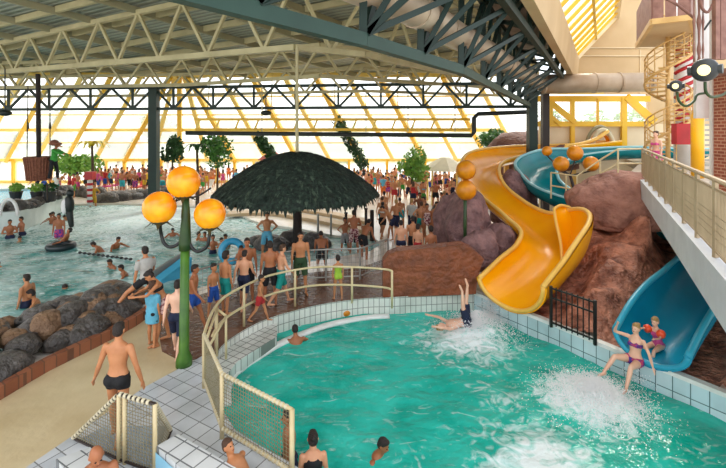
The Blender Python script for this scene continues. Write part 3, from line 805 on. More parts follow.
for (p, q, w) in (((536, 99), (648, 99), .34), ((536, 124), (648, 124), .3), ((571, 99), (571, 150), .22), ((622, 97), (622, 150), .3), ((596, 99), (596, 124), .08), ((542, 97), (573, 122), .3), ((542, 110), (560, 126), .2), ((624, 97), (652, 122), .42), ((549, 100), (549, 124), .2)):
    O = O + Vector((0, -.013, 0)); m = MB(); m.beam(wz(*p) + O, wz(*q) + O, .2, w); m.build('mullion', 'yellow_paint', wn)
m = MB(); m.beam(wz(536, 92.5) + O * 3, wz(596, 92.5) + O * 3, .3, .28); m.build('light_strip', 'yellow_pale', wn)
# horizontal duct
m = MB(); p0, p1 = D(541, 84, 22.8), D(652, 82, 22.8); m.tube([p0, (p0 + p1) / 2, p1], .5, 20)
r0 = m.build('air_duct', 'duct_metal', smooth=True, label='large horizontal pale air duct along the back wall above the windows', cat='duct', loc=p0)
for t in (.02, .48, .7, .97):
    m = MB(); q = lerp(p0, p1, t); m.tube([q - Vector((.05, 0, 0)), q + Vector((.05, 0, 0))], .53, 20); m.build('joint_band', 'duct_metal', r0)

# ------------------------------------------------------------------ sloping yellow glass facade
glassmat('facade_glass', (.96, .99, .99), .32, (1, 1, 1))
def gb(px, d, z): return Vector(((px - CX) * d / F, d, z))
segs = [(-170, 125, 46, 46, 'window_1'), (125, 235, 46, -46, 'window_2'), (235, 520, -46, -46, 'window_3')]
for (x0, x1, s0, s1, nm) in segs:
    B0, B1 = gb(x0, 40, 2.1), gb(x1, 40, 2.1); T0, T1 = gb(x0 + s0, 30, 8.55), gb(x1 + s1, 30, 8.55)
    root = empty(nm, B0, kind='structure')
    m = MB(); m.quad(B0, B1, T1, T0); m.build('glazing', 'facade_glass', root)
    n = max(2, round((x1 - x0) / (31 if nm != 'window_2' else 27)))
    for k in range(0 if nm == 'window_1' else 1, n + 1):
        t = k / n; m = MB(); m.beam(lerp(B0, B1, t), lerp(T0, T1, t), .62 if k % 2 == 0 else .3, .3, up=(0, -1, 1)); m.build('mullion', 'yellow_pale' if k % 2 else 'yellow_paint', root)
    for t, w in ((0, .3), (.25, .1), (.42, .3), (.6, .12), (.8, .12), (1, .3)):
        m = MB(); m.beam(lerp(B0, T0, t), lerp(B1, T1, t), w, w); m.build('transom', 'yellow_pale', root)
# upright glazed band under the slope
pts = [gb(-170, 40, 0), gb(125, 40, 0), gb(235, 40, 0), gb(520, 40, 0)]
for i, (a, b_) in enumerate(zip(pts, pts[1:])):
    root = empty('window_%d' % (i + 8), a, kind='structure')
    z2 = Vector((0, 0, 2.1))
    m = MB(); m.quad(a, b_, b_ + z2, a + z2); m.build('glazing', 'facade_glass', root)
    n = max(2, round((b_ - a).length / 1.7))
    for k in range(0 if i == 0 else 1, n + 1):
        m = MB(); p = lerp(a, b_, k / n); m.beam(p, p + z2, .26 if k % 2 else .5, .2); m.build('mullion', 'yellow_pale' if k % 2 else 'yellow_paint', root)
    for z in (.1, 2.1):
        m = MB(); m.beam(a + Vector((0, 0, z)), b_ + Vector((0, 0, z)), .25, .25); m.build('transom', 'yellow_pale', root)
# yellow gallery beam and dark pipes hanging under the glass
q0, q1 = D(196, 129.5, 27), D(470, 129.5, 27)
root = empty('yellow_gantry', q0, 'long horizontal yellow lattice gantry hanging below the glass roof', 'gantry')
for dzv in (0, .62):
    m = MB(); m.beam(q0 + Vector((0, 0, dzv)), q1 + Vector((0, 0, dzv)), .2, .16); m.build('rail', 'yellow_paint', root)
for k in range(15):
    m = MB(); p = lerp(q0, q1, k / 14); m.beam(p, p + Vector((.25, 0, .62)), .1, .1); m.build('strut', 'yellow_pale', root)
for k in range(5):
    m = MB(); p = lerp(q0, q1, .04 + k / 4.3); m.beam(p + Vector((0, 0, .6)), Vector((p.x, p.y + .6, 8.6)), .05, .05); m.build('hanger', 'yellow_pale', root)
q0, q1 = D(186, 133, 25.5), D(474, 135.5, 25.5)
m = MB(); m.tube([q0, lerp(q0, q1, .5), q1 - Vector((.15, 0, 0)), q1 + Vector((0, 0, .2)), D(474, 118, 25.5), D(478, 114, 25.5), D(527, 112, 25.3)], .13, 10)
r0 = m.build('ceiling_pipe', 'steel_dark', smooth=True, label='long dark horizontal pipe with an upturned end below the glass roof', cat='pipe', loc=q0)
for px in (262, 366, 408, 455):
    m = MB(); p = D(px, 134, 25.5); m.beam(p + Vector((0, 0, .1)), Vector((p.x, p.y, 7.3)), .05, .05); m.build('hanger', 'steel_cream', r0)
# ------------------------------------------------------------------ slides
def slidemat(name, c1, c2, rough=.22): return mat(name, c1, rough, col2=c2, scale=.8, spec=.3)
slidemat('slide_yellow', '#ffb40a', '#f6a304'); slidemat('slide_lip_yellow', '#f2c669', '#e8b550', .35)
slidemat('slide_teal', '#0b8b93', '#067580'); slidemat('slide_blue', '#17a2c8', '#0c8cb0'); slidemat('slide_lip_blue', '#a9d6d8', '#86c2c8', .35); slidemat('slide_lip_cyan', '#3aa9c4', '#2c9ab8', .35)
def slide(name, st, label, mt, lip, k=8, liprad=.07, upper=None, split=0):
    """st: (px, py, d, halfwidth, h_left, h_right)"""
    P = catmull([D(a[0], a[1], a[2]) for a in st], k); n = len(P)
    Wd = catmull([Vector((a[3], a[4], a[5])) for a in st], k)
    root = empty(name, P[-1], label, 'water slide')
    ri, ro, L1, L2 = [], [], [], []
    N = 22
    for i in range(n):
        t = P[min(i + 1, n - 1)] - P[max(i - 1, 0)]; t.z *= .6; t.normalize()
        sd = Vector((t.y, -t.x, 0)).normalized(); up = sd.cross(t).normalized()
        if up.z < 0: up = -up
        w, hl, hr = Wd[i]
        a_, b_ = [], []
        for j in range(N + 1):
            u = -1 + 2 * j / N; h = hr if u > 0 else hl
            x = w * math.sin(u * math.pi / 2); z = h * (1 - math.cos(u * math.pi / 2)) if abs(u) < 1 else h
            a_.append(P[i] + sd * x + up * z); b_.append(P[i] + sd * (x * 1.08 + math.copysign(.02, u)) + up * (z - .09 * (1 - abs(u))))
        ri.append(a_); ro.append(b_); L1.append(a_[0]); L2.append(a_[-1])
    m = MB(); m.loft(ri, closed=False); m.loft([list(reversed(r)) for r in ro], closed=False)
    for r1, r2 in ((ri[0], ro[0]), (ri[-1], ro[-1])):
        for j in range(N): m.quad(r1[j], r1[j + 1], r2[j + 1], r2[j])
    if upper:
        m.m = [1 if i < split * k * N or (n - 1) * N <= i < (n - 1) * N + split * k * N else 0 for i in range(len(m.f))]
    m.build('trough', [mt, upper[0]] if upper else mt, root, smooth=True)
    if upper:
        for l in (L1, L2):
            m = MB(); m.tube(l[:split * k + 1], liprad, 8); m.build('lip', upper[1], root, smooth=True)
        L1, L2 = L1[split * k:], L2[split * k:]
    for l in (L1, L2):
        m = MB(); m.tube(l, liprad, 8); m.build('lip', lip, root, smooth=True)
    m = MB(); m.tube(ri[-1], liprad * .8, 8); m.build('exit_rim', lip, root, smooth=True)
    return root, P
ys, YP = slide('water_slide', [(615, 149, 25.1, .7, .45, .45), (590, 152, 25.1, .75, .45, .45), (555, 156, 25.1, .75, .45, .6), (515, 161, 24.2, .85, .4, .75), (485, 170, 21.8, .85, .4, .8), (482, 188, 19.3, .82, .4, .6), (501, 209, 17.3, .8, .4, .5),
     (527, 230, 15.7, .84, .6, .5), (550, 249, 14.3, .95, 1.35, .55), (552, 269, 13.3, 1.0, 1.5, .65), (533, 290, 12.35, .97, 1.15, .7), (511, 309, 11.6, .93, .85, .6)],
     'wide yellow water slide winding down past the rocks into the near pool', 'slide_yellow', 'slide_lip_yellow')
bs, BP = slide('water_slide', [(700, 157, 23.4, .75, .45, .5), (640, 157, 23.3, .75, .45, .5), (594, 160, 23.0, .8, .45, .55), (558, 166, 22.3, .85, .45, .8), (537, 178, 21.0, .9, .45, .85), (542, 193, 19.8, .9, .45, .75), (570, 209, 18.0, .9, .45, .6), (640, 228, 16.5, .85, .5, .5), (690, 246, 14.6, .76, .4, .4),
     (712, 272, 12.6, .68, .6, .55), (700, 298, 11.2, .68, .7, .65), (681, 326, 10.15, .68, .75, .8), (665, 347, 9.45, .66, .65, .75), (650, 364, 8.9, .64, .4, .5)],
     'teal blue water slide curving behind the boulder and out under the footbridge', 'slide_blue', 'slide_lip_cyan', upper=('slide_teal', 'slide_lip_blue'), split=8)
m = MB()
for q in (12, 26, 40, 52, 60):
    p = YP[q]; m = MB(); m.beam(p - Vector((0, 0, .12)), (p.x, p.y, -.0), .22, .22); m.build('support', 'slide_lip_yellow', ys)
m = MB(); fo = [(561, 266, 13.6), (560, 240, 13.9), (556, 222, 14.3), (556, 209, 14.5)]
g0 = catmull([D(562, 270, 13.5), D(561, 245, 13.8), D(556, 222, 14.2), D(554, 209, 14.5)], 5); g1 = catmull([D(586, 264, 13.9), D(584, 244, 14.2), D(579, 222, 14.6), D(569, 207, 14.9)], 5)
rows = []
for a, b_ in zip(g0, g1):
    mid = (a + b_) / 2 + Vector((.05, .22, 0)); rows.append([a, (a + mid) / 2 + Vector((0, .05, 0)), mid, (b_ + mid) / 2 + Vector((.05, .02, 0)), b_])
m.loft(rows, closed=False); m.loft([[p + Vector((.03, .06, 0)) for p in reversed(r)] for r in rows], closed=False); gd = m.build('splash_guard', 'slide_yellow', ys, smooth=True)
m = MB(); m.tube(g0 + catmull([g0[-1], (g0[-1] + g1[-1]) / 2 + Vector((0, .1, .07)), g1[-1]], 4)[1:] + list(reversed(g1)), .05, 8); m.build('guard_edge', 'slide_lip_yellow', gd, smooth=True)
# ------------------------------------------------------------------ rocks
mat('rock_pink', '#b07d6b', .75, col2='#7a4f43', scale=2.2, bump=1.6, bscale=5, contrast=.22, detail=8)
mat('rock_red', '#d08c70', .6, col2='#7d4836', scale=2.6, bump=2.2, bscale=6, contrast=.14, detail=8)
mat('rock_dark', '#6a645f', .4, col2='#34302d', scale=3, bump=1.2, bscale=8, detail=8)
mat('rock_tan', '#9a7a5c', .6, col2='#6a4f3a', scale=3, bump=1.2, bscale=8, detail=8)
mat('rock_purple', '#a07874', .7, col2='#5e4244', scale=2.5, bump=1.5, bscale=6, detail=8)
mat('slab_brown', '#95512e', .5, col2='#6b3820', scale=2.5, bump=1.0, bscale=6, detail=8)
mat('rock_brown_far', '#7a5142', .8, col2='#5b392e', scale=2, bump=1, bscale=5)
def boulder(c, rad, mt, label=None, cat='rock', group=None, amp=.3, sub=4, rz=0, name='boulder', flat=None):
    bm = bmesh.new(); bmesh.ops.create_icosphere(bm, subdivisions=sub, radius=1)
    so = Vector((random.random() * 50, random.random() * 50, random.random() * 50)); M = Matrix.Rotation(rz, 3, 'Z')
    for v in bm.verts:
        p = v.co.copy(); k = 1 + amp * (fbm(p * 1.1 + so, 1, 4) * 1.6) + amp * .25 * abs(noise.noise(p * 3 + so))
        q = Vector((p.x * rad[0], p.y * rad[1], p.z * rad[2])) * k
        if p.z < -.45: q.z = -.45 * rad[2] * 1.0 + (q.z + .45 * rad[2]) * .3
        v.co = M @ q
    me = bpy.data.meshes.new(name); bm.to_mesh(me); bm.free(); me.materials.append(MATS[mt])
    me.polygons.foreach_set('use_smooth', [True] * len(me.polygons))
    o = bpy.data.objects.new(name, me); COL.objects.link(o); o.location = c; o['_org'] = tuple(c)
    tag(o, label, cat, group); return o
# heightfield mound on the right
ctrl = [(546, 321, 0), (570, 331, 0.02), (600, 343, .03), (630, 356, .03), (670, 374, .03), (700, 385, .05), (726, 394, .05), (800, 424, .05), (880, 460, .1),
        (585, 318, .25), (605, 318, .3), (560, 300, .2), (600, 292, .75), (625, 285, 1.0), (612, 330, .15), (632, 300, .7), (600, 255, 1.25), (630, 245, 1.35), (655, 245, 1.5), (665, 262, 1.15), (590, 232, 1.35), (585, 265, .8),
        (680, 236, 1.6), (726, 350, .5), (700, 350, .1), (726, 375, .2), (760, 370, .9), (800, 330, 1.6), (650, 218, 2.1), (600, 215, 1.6), (560, 215, 1.0), (555, 232, .7), (560, 262, .35), (640, 335, .05), (660, 345, -.1), (680, 310, .1), (672, 330, -.05), (700, 290, .3), (712, 262, .6),
        (570, 200, 1.5), (540, 195, 1.2), (520, 205, .9), (510, 230, .5), (640, 190, 2.2), (700, 200, 2.2), (540, 280, .05), (520, 250, .3)]
CP = [(W(a, b, c).x, W(a, b, c).y, c) for a, b, c in ctrl]
def inpoly(x, y, poly):
    c = False; j = len(poly) - 1
    for i in range(len(poly)):
        xi, yi = poly[i]; xj, yj = poly[j]
        if (yi > y) != (yj > y) and x < (xj - xi) * (y - yi) / (yj - yi) + xi: c = not c
        j = i
    return c
def mz(x, y):
    sw = sz = 0
    for a, b_, c in CP:
        w = 1 / ((x - a) ** 2 + (y - b_) ** 2 + .02) ** 1.7; sw += w; sz += w * c
    z = sz / sw
    for p in YP[::2] + BP[::2]:
        dd = math.hypot(x - p.x, y - p.y)
        if dd < 1.5: z = min(z, p.z - .22 + max(0, dd - .95) * 1.4)
    r = fbm(Vector((x * .9, y * .9, 0)), 1, 5)
    z = max(z, -.02)
    return z + .03 + r * .35 * min(1, max(.04, z)) + .10 * abs(noise.noise(Vector((x * 3.1, y * 3.1, 2)))) * min(1, max(0.03, z * 1.5))
m = MB(); st = .11; ix = {}; x0, x1, y0, y1 = 3.2, 15, 5.0, 20
def mv(i, j):
    if (i, j) not in ix:
        x, y = x0 + i * st, y0 + j * st; ix[(i, j)] = len(m.v); m.v.append(Vector((x, y, mz(x, y))))
    return ix[(i, j)]
for i in range(int((x1 - x0) / st)):
    for j in range(int((y1 - y0) / st)):
        x, y = x0 + (i + .5) * st, y0 + (j + .5) * st
        if any(inpoly(x + a, y + b_, h1) for a in (-.1, .1) for b_ in (-.1, .1)): continue
        if y < 8 and x < 5 or x > .9 * y + 2.2 or x < .30 * y: continue
        m.f.append((mv(i, j), mv(i + 1, j), mv(i + 1, j + 1), mv(i, j + 1))); m.m.append(0)
m.build('rock_slope', 'rock_red', smooth=True, label='reddish brown rock slope between the yellow slide, the blue chute and the pool rim', cat='rock', loc=(8, 12, 0))
boulder(D(621, 206, 15.6), (2.0, 1.5, 1.25), 'rock_pink', 'largest reddish boulder, rounded on top, beside the end of the footbridge', amp=.22, sub=5, rz=.3)
boulder(D(655, 226, 15.9), (1.0, 1.0, .9), 'rock_pink', 'reddish boulder tucked under the footbridge end', amp=.25)
boulder(D(513, 206, 20.0), (1.0, .8, 1.5), 'rock_purple', 'shaded brown rock seen in the gap between the yellow slide and the teal slide', amp=.3)
PB = 'pinkish purple rocks left of the yellow slide'
for (px, py, d, r, l) in [(470, 228, 15.8, (.95, .8, 1.3), 'tall pinkish purple rock right behind the green post with orange balls'), (500, 249, 15.0, (.7, .6, .8), 'pinkish purple rock between the brown slab and the yellow slide lip'),
                          (452, 228, 16.8, (.7, .7, 1.3), 'narrow purple rock left of the green post with orange balls'), (482, 254, 14.0, (.6, .5, .8), 'brown purple rock rising just behind the slab wall corner')]:
    boulder(D(px, py, d), r, 'rock_purple', l, group=PB, amp=.32, rz=random.random() * 3)
for (px, py, d, r, l) in [(524, 160, 29, (2.9, 1.8, 1.75), 'far brown rock peak behind the green column and slides'), (560, 161, 24.6, (1.2, .35, .9), 'far brown rock under the wall windows'), (500, 166, 30, (2.0, 1.5, 1.0), 'low far brown rock left of the green column')]:
    boulder(D(px, py, d), r, 'rock_brown_far', l, amp=.3, sub=3)
# brown slab wall at the pool's back edge
m = MB(); d = 12.62
fr = [(383, 298), (383, 262), (388, 255), (398, 251), (430, 248), (464, 245), (474, 250), (484, 259), (480, 270), (477, 284), (476, 294)]
v0 = [D(x, y, d) for x, y in fr]; k = len(v0)
m.v += v0 + [v + Vector((0, .45, 0)) for v in v0]; m.f.append(tuple(range(k))); m.m.append(0); m.f.append(tuple(reversed(range(k, 2 * k)))); m.m.append(0)
for i in range(k): j = (i + 1) % k; m.f.append((i, j, k + j, k + i)); m.m.append(0)
m.build('rock_slab_wall', 'slab_brown', label='copper brown slab wall standing on the tiled back edge of the pool', cat='wall', loc=v0[0])
# rock bank between wave pool and beige path
m = MB(); cur = [W(x, y) for x, y in [(-70, 445), (-20, 412), (0, 401), (50, 371), (100, 346), (135, 327), (152, 315), (166, 307)]]
cc = catmull(cur, 3); rows = []
for i, p in enumerate(cc):
    t = (cc[min(i + 1, len(cc) - 1)] - cc[max(i - 1, 0)]).normalized(); nn = Vector((-t.y, t.x, 0)) * .16
    rows.append([p, p + Vector((0, 0, .24)), p + nn + Vector((0, 0, .24)), p + nn])
m.loft(rows, closed=True); brickmat('curb_brick', '#a5684a', '#8c5238', '#6e4836', .3, .24, .015, .5, rot=(0, 0, .6)); m.build('trim_path_curb', 'curb_brick', kind='structure')
BK = 'boulders of the rock bank beside the beige path'
random.seed(11); nb = 0
for i in range(150):
    t = random.random() * .98; u = random.random()
    q = t * (len(cc) - 1); p = lerp(cc[int(q)], cc[min(int(q) + 1, len(cc) - 1)], q % 1); tt = (cc[min(int(q) + 1, len(cc) - 1)] - cc[int(q)]).normalized(); nn = Vector((-tt.y, tt.x, 0))
    wdt = lerp(3.5, 1.7, t); s = random.uniform(.15, .36) * (1.15 if u < .4 else .9)
    zz = .12 + .32 * math.sin(math.pi * min(1, u * 1.15))
    mt = random.choice(['rock_dark', 'rock_dark', 'rock_dark', 'rock_tan'])
    boulder(p + nn * (.5 + u * wdt) + Vector((0, 0, zz)), (s * random.uniform(.9, 1.5), s * random.uniform(.8, 1.2), s * random.uniform(.7, 1.0)), mt,
            ('dark wet boulder' if mt == 'rock_dark' else 'small brown boulder') + ' in the rock bank between the wave pool and the beige path', group=BK, sub=3, rz=random.random() * 6)
for (px, py, d, r, l) in [(70, 318, 10.6, (.42, .36, .36), 'flat topped tan boulder, topmost of the rock bank'), (90, 330, 10.3, (.36, .32, .42), 'round tan boulder right below the flat topped one'), (62, 337, 10.0, (.45, .3, .3), 'wide light brown boulder at the front of the tan boulder heap')]:
    boulder(D(px, py, d), r, 'rock_tan', l, group=BK, amp=.25)
GK = 'dark rock row across the wave pool'
random.seed(4)
for i in range(17):
    px = 100 + i * 4.2 + random.uniform(-1, 1); py = 200 - i * .45 + random.uniform(-1, 1.5)
    p = W(px, py + 3, -.12); boulder(p + Vector((0, 0, .2)), (random.uniform(.5, .9), .5, random.uniform(.35, .65)), 'rock_dark', 'dark rock in the row standing in the far part of the wave pool', group=GK, sub=2)
for i in range(9):
    p = W(66 + i * 4.2, 196 + random.uniform(-1, 1), 0); boulder(p + Vector((0, 0, .15)), (.55, .5, random.uniform(.3, .6)), 'rock_dark', 'dark rock at the end of the raised pool, left of the yellow clad wader', group='dark rocks beyond the raised pool', sub=2)
for i in range(12):
    px = 262 + i * 5.2 + random.uniform(-2, 2); p = W(px, 247 + random.uniform(-4, 3) - (6 if 5 < i < 9 else 0), -.1)
    boulder(p + Vector((0, 0, .12)), (random.uniform(.35, .6), .4, random.uniform(.2, .45)), 'rock_dark', 'dark flat rock at the water edge beneath the straw umbrella', group='rocks under the straw umbrella', sub=3)
for i in range(4):
    p = W(440 + i * 6, 226 + i * 3 + random.uniform(-2, 2)); boulder(p + Vector((0, 0, .4)), (.5, .5, .7), 'rock_dark', 'dark rock standing beside the purple rocks on the beach side', group='dark rocks at the beach end', sub=3)
# ------------------------------------------------------------------ straw umbrella
uc = Vector(((297 - CX) * 16.4 / F, 16.4, 0)); um = empty('straw_umbrella', uc, 'huge dark thatched umbrella standing in the middle of the water park', 'umbrella')
mat('thatch', '#2a3c31', .8, col2='#17231c', scale=9, bump=.5, bscale=40, contrast=.1); mat('thatch_light', '#4c5c4a', .8, col2='#2c3c31', scale=9)
mat('trunk_dark', '#2a1d16', .7, col2='#1a120e', scale=6, bump=.5)
def uz(r): t = r / 3.05; return 2.42 + 1.55 * (1 - t ** 1.75)
m = MB(); rings = []
for r in (.05, .4, .8, 1.2, 1.6, 2.0, 2.4, 2.75, 2.95):
    rings.append([uc + Vector((r * math.cos(a), r * math.sin(a), uz(r) - .06)) for a in [2 * math.pi * i / 40 for i in range(40)]])
rings2 = [[p - Vector((0, 0, .1)) for p in g] for g in reversed(rings)]
m.loft(rings + rings2, caps=False); m.build('canopy', 'thatch', um, smooth=True)
random.seed(3)
def leaflets(name, mt, n, rmin, rmax, parent):
    m = MB()
    for i in range(n):
        r = rmin + (rmax - rmin) * math.sqrt(random.random()); a = random.random() * 2 * math.pi
        L = random.uniform(.18, .34); w = random.uniform(.06, .11)
        p = uc + Vector((r * math.cos(a), r * math.sin(a), uz(min(r, 3.0)) + random.uniform(.0, .05)))
        rd = Vector((math.cos(a), math.sin(a), 0)); r2 = r + L
        if r2 > 3.0: q = uc + Vector((math.cos(a), math.sin(a), 0)) * min(r2, 3.02 + random.random() * .1) + Vector((0, 0, uz(3.0) - (r2 - 3.0) * random.uniform(.7, 1.3)))
        else: q = uc + rd * r2 + Vector((0, 0, uz(r2) + random.uniform(.0, .06)))
        s = Vector((-math.sin(a + random.uniform(-.4, .4)), math.cos(a), 0)) * w; up = Vector((0, 0, .03))
        m.tri(p - s, p + s, q + up); m.tri(p + s, p - s, q)
    m.build(name, mt, parent)
leaflets('thatch_leaves', 'thatch', 5200, .05, 3.02, um); leaflets('thatch_tips', 'thatch_light', 900, .1, 2.95, um)
m = MB(); m.tube([uc, uc + Vector((.02, 0, 1.6)), uc + Vector((0, 0, 3.7))], [.19, .16, .12], 12); m.build('pole', 'trunk_dark', um, smooth=True)
m = MB(); m.tube([uc + Vector((0, 0, 3.9)), uc + Vector((0, 0, 7.9))], .06, 8); m.build('hanger_pole', 'steel_cream', um)
for k in range(8):
    a = k * math.pi / 4; m = MB(); m.beam(uc + Vector((0, 0, 2.6)) + Vector((math.cos(a), math.sin(a), 0)) * .1, uc + Vector((math.cos(a) * 2.8, math.sin(a) * 2.8, uz(2.8) - .2)), .06, .06); m.build('rib', 'trunk_dark', um)
# ------------------------------------------------------------------ lamps
m_, nt, b = newmat('globe_amber')
tc = nt.nodes.new('ShaderNodeTexCoord'); wv = nt.nodes.new('ShaderNodeTexNoise'); wv.inputs['Scale'].default_value = 1.7; wv.inputs['Distortion'].default_value = .6; wv.inputs['Detail'].default_value = 2
nt.links.new(tc.outputs['Object'], wv.inputs['Vector']); rp = nt.nodes.new('ShaderNodeValToRGB')
rp.color_ramp.elements[0].position = .3; rp.color_ramp.elements[0].color = (*hexc('#e57406'), 1); rp.color_ramp.elements[1].position = .7; rp.color_ramp.elements[1].color = (*hexc('#fcb51c'), 1)
nt.links.new(wv.outputs['Fac'], rp.inputs['Fac']); nt.links.new(rp.outputs['Color'], b.inputs['Base Color']); nt.links.new(rp.outputs['Color'], b.inputs['Emission Color'])
b.inputs['Emission Strength'].default_value = .25; b.inputs['Roughness'].default_value = .2
mat('ball_orange', '#e09114', .35, col2='#c2740c', scale=5, emit=0); mat('lamp_green', '#2c4a1c', .45, col2='#1b3314', scale=4); mat('lamp_black', '#14181a', .35)
lp0 = W(184, 366); lm = empty('street_lamp', lp0, 'green lamp post with three glowing amber globes on curled black arms', 'lamp')
mat('lamp_green_bright', '#4c7a1e', .4, col2='#2f5a18', scale=3)
dl_ = lp0.y
def LD(px, py, dd=0): return D(px, py, dl_ + dd)
m = MB(); m.tube([lp0, lp0 + Vector((0, 0, .15)), lp0 + Vector((0, 0, .3)), LD(185, 245)], [.16, .16, .10, .085], 12); m.build('post_base', 'lamp_green_bright', lm, smooth=True)
m = MB(); m.tube([LD(185, 250), LD(185, 243), LD(186, 215), LD(186, 198)], [.12, .12, .085, .06], 12); m.build('post', 'lamp_green', lm, smooth=True)
mat('calyx', '#3d3a1e', .5)
for gi, (gx, gy, gr, od) in enumerate([(183.5, 182, 16.2, 0), (159.5, 207.5, 15.8, -.12), (210, 214, 15.5, .1)]):
    g = D(gx, gy, dl_ + od); r = gr * dl_ / F
    bm = bmesh.new(); bmesh.ops.create_uvsphere(bm, u_segments=32, v_segments=20, radius=r)
    me = bpy.data.meshes.new('globe'); bm.to_mesh(me); bm.free(); me.materials.append(MATS['globe_amber']); me.polygons.foreach_set('use_smooth', [True] * len(me.polygons))
    o = bpy.data.objects.new('globe', me); COL.objects.link(o); o.parent = lm; o.location = g - lp0; o['_org'] = tuple(g)
    m = MB(); m.tube([g - Vector((0, 0, r * 1.12)), g - Vector((0, 0, r * .98)), g - Vector((0, 0, r * .8))], [.05, .13, .19], 12); m.build('calyx', 'calyx', o, smooth=True)
    for k in range(5):
        a = k * 1.256; m = MB(); q = g - Vector((0, 0, r * .85)); e = Vector((math.cos(a), math.sin(a), 0))
        m.tri(q + e * .12 + Vector((-e.y, e.x, 0)) * .06, q + e * .12 - Vector((-e.y, e.x, 0)) * .06, q + e * .3 - Vector((0, 0, .12))); m.tri(q + e * .12 - Vector((-e.y, e.x, 0)) * .06, q + e * .12 + Vector((-e.y, e.x, 0)) * .06, q + e * .3 - Vector((0, 0, .13))); m.build('calyx_leaf', 'calyx', o)
for pts in ([LD(185, 236), LD(178, 244), LD(170, 247), LD(164, 243), LD(161, 233), LD(160, 223, -.12)], [LD(186, 236), LD(193, 249), LD(200, 251), LD(207, 246), LD(209, 238), LD(210, 229, .1)]):
    m = MB(); m.tube(catmull(pts, 5), .035, 8); m.build('arm', 'lamp_black', lm, smooth=True)
for pts in ([LD(186, 198), LD(176, 201), LD(170, 206)], [LD(186, 198), LD(198, 196), LD(211, 188)]):
    m = MB(); m.tube(catmull(pts, 4), .02, 6); m.build('twig', 'lamp_black', lm, smooth=True)
def ballpost(name, balls, foot, label, stickm='lamp_green', rr=.06):
    b0 = Vector(foot); root = empty(name, b0, label, 'lamp')
    top = D(*balls[0][:3]); pts = [b0]
    m = MB(); m.tube([b0, Vector((b0.x, b0.y, (b0.z + top.z) / 2)), Vector((lerp(b0.x, top.x, .3), b0.y, lerp(b0.z, top.z, .8)))], rr, 8); m.build('post', stickm, root, smooth=True)
    hub = Vector((lerp(b0.x, top.x, .3), b0.y, lerp(b0.z, top.z, .8)))
    for (px, py, d, r) in balls:
        c = D(px, py, d)
        m = MB(); m.ellipsoid(c, (r, r, r), None, 24, 14); bo = m.build('ball', 'ball_orange', root, smooth=True)
        m = MB(); m.tube(catmull([hub, (hub + c) / 2 - Vector((0, 0, .15)), c - Vector((0, 0, r * .9))], 4), .03, 6); m.build('stalk', stickm, bo, smooth=True)
    return root
ballpost('ball_lamp', [(466, 170, 14.6, .33), (466, 190, 14.6, .34)], (D(465, 190, 14.6).x, 14.6, .0), 'green post with two orange balls one above the other, left of the yellow slide')
ballpost('ball_lamp', [(561, 164, 17.2, .30), (575, 153, 17.6, .31), (591, 164, 17.2, .30), (547, 151, 17.8, .2)], (D(575, 190, 17.4).x, 17.4, 1.2), 'brown branching post with four orange balls between slide and boulder', 'steel_brown')
# ------------------------------------------------------------------ fences and rails
mat('rail_cream', '#dccba0', .4, col2='#c9b587', scale=3); mat('rail_grey', '#a7a59c', .35, metal=.4); mat('wire', '#8f8464', .5); mat('wire_grey', '#9d9a90', .4, metal=.3); mat('iron_black', '#121110', .4); mat('rope_white', '#d9cfb0', .6)
def meshpanel(m, a, b_, h0, h1_, sp, w=.006, za=0, zb=0):
    a, b_ = Vector(a), Vector(b_); L = (b_ - a).length; n = max(1, round(L / sp)); H = h1_ - h0; k = max(1, round(H / sp))
    for i in range(n + 1):
        p = lerp(a, b_, i / n); m.beam(p + Vector((0, 0, h0)), p + Vector((0, 0, h1_)), w, w)
    for j in range(k + 1):
        z = Vector((0, 0, h0 + H * j / k)); m.beam(a + z, b_ + z, w, w)
# near pool mesh fence
nf = [Vector((*W(x, y, 1.0).xy, 0.02)) for x, y in [(204, 335), (222, 375), (292, 411)]]
root = empty('mesh_fence', nf[1], 'cream tube fence with wire mesh at the pool edge behind the reclining boy', 'fence')
for p in nf:
    m = MB(); m.tube([p, p + Vector((0, 0, 1.0))], .035, 10); m.build('post', 'rail_cream', root, smooth=True)
for a, b_ in zip(nf, nf[1:]):
    for z in (1.0, .16):
        m = MB(); m.tube([a + Vector((0, 0, z)), b_ + Vector((0, 0, z))], .026, 8); m.build('rail', 'rail_cream', root, smooth=True)
    m = MB(); meshpanel(m, a, b_, .16, 1.0, .055); m.build('wire_mesh', 'wire', root)
    m = MB(); L = (b_ - a).length
    for z in (1.0, .16):
        for i in range(int(L / .08)):
            q = lerp(a, b_, (i + .5) * .08 / L) + Vector((0, 0, z)); dd = (b_ - a).normalized(); m.tube([q - dd * .018, q + dd * .018], .034, 8)
    m.build('lashing', 'rope_white', root, kind='stuff')
# curved cream handrail along the walkway
hr_px = [(204, 335), (209, 319), (216, 306), (226, 296), (244, 286), (268, 276), (295, 270), (320, 267), (352, 267), (383, 269), (392, 271)]
hp_ = [W(x, y, 1.0) for x, y in hr_px]; hc_ = catmull(hp_, 4)
root = empty('handrail', (hp_[4].x, hp_[4].y, 0), 'curved cream handrail along the brown walkway above the tiled pool wall', 'railing')
for z in (0, -.5):
    m = MB(); m.tube([p + Vector((0, 0, z)) for p in hc_[(6 if z else 0):]], .03, 8); m.build('rail', 'rail_cream', root, smooth=True)
for i in (2, 4, 6, 8, 10):
    p = hp_[i]; m = MB(); m.tube([Vector((p.x, p.y, 0)), p], .032, 8); m.build('post', 'rail_cream', root, smooth=True)
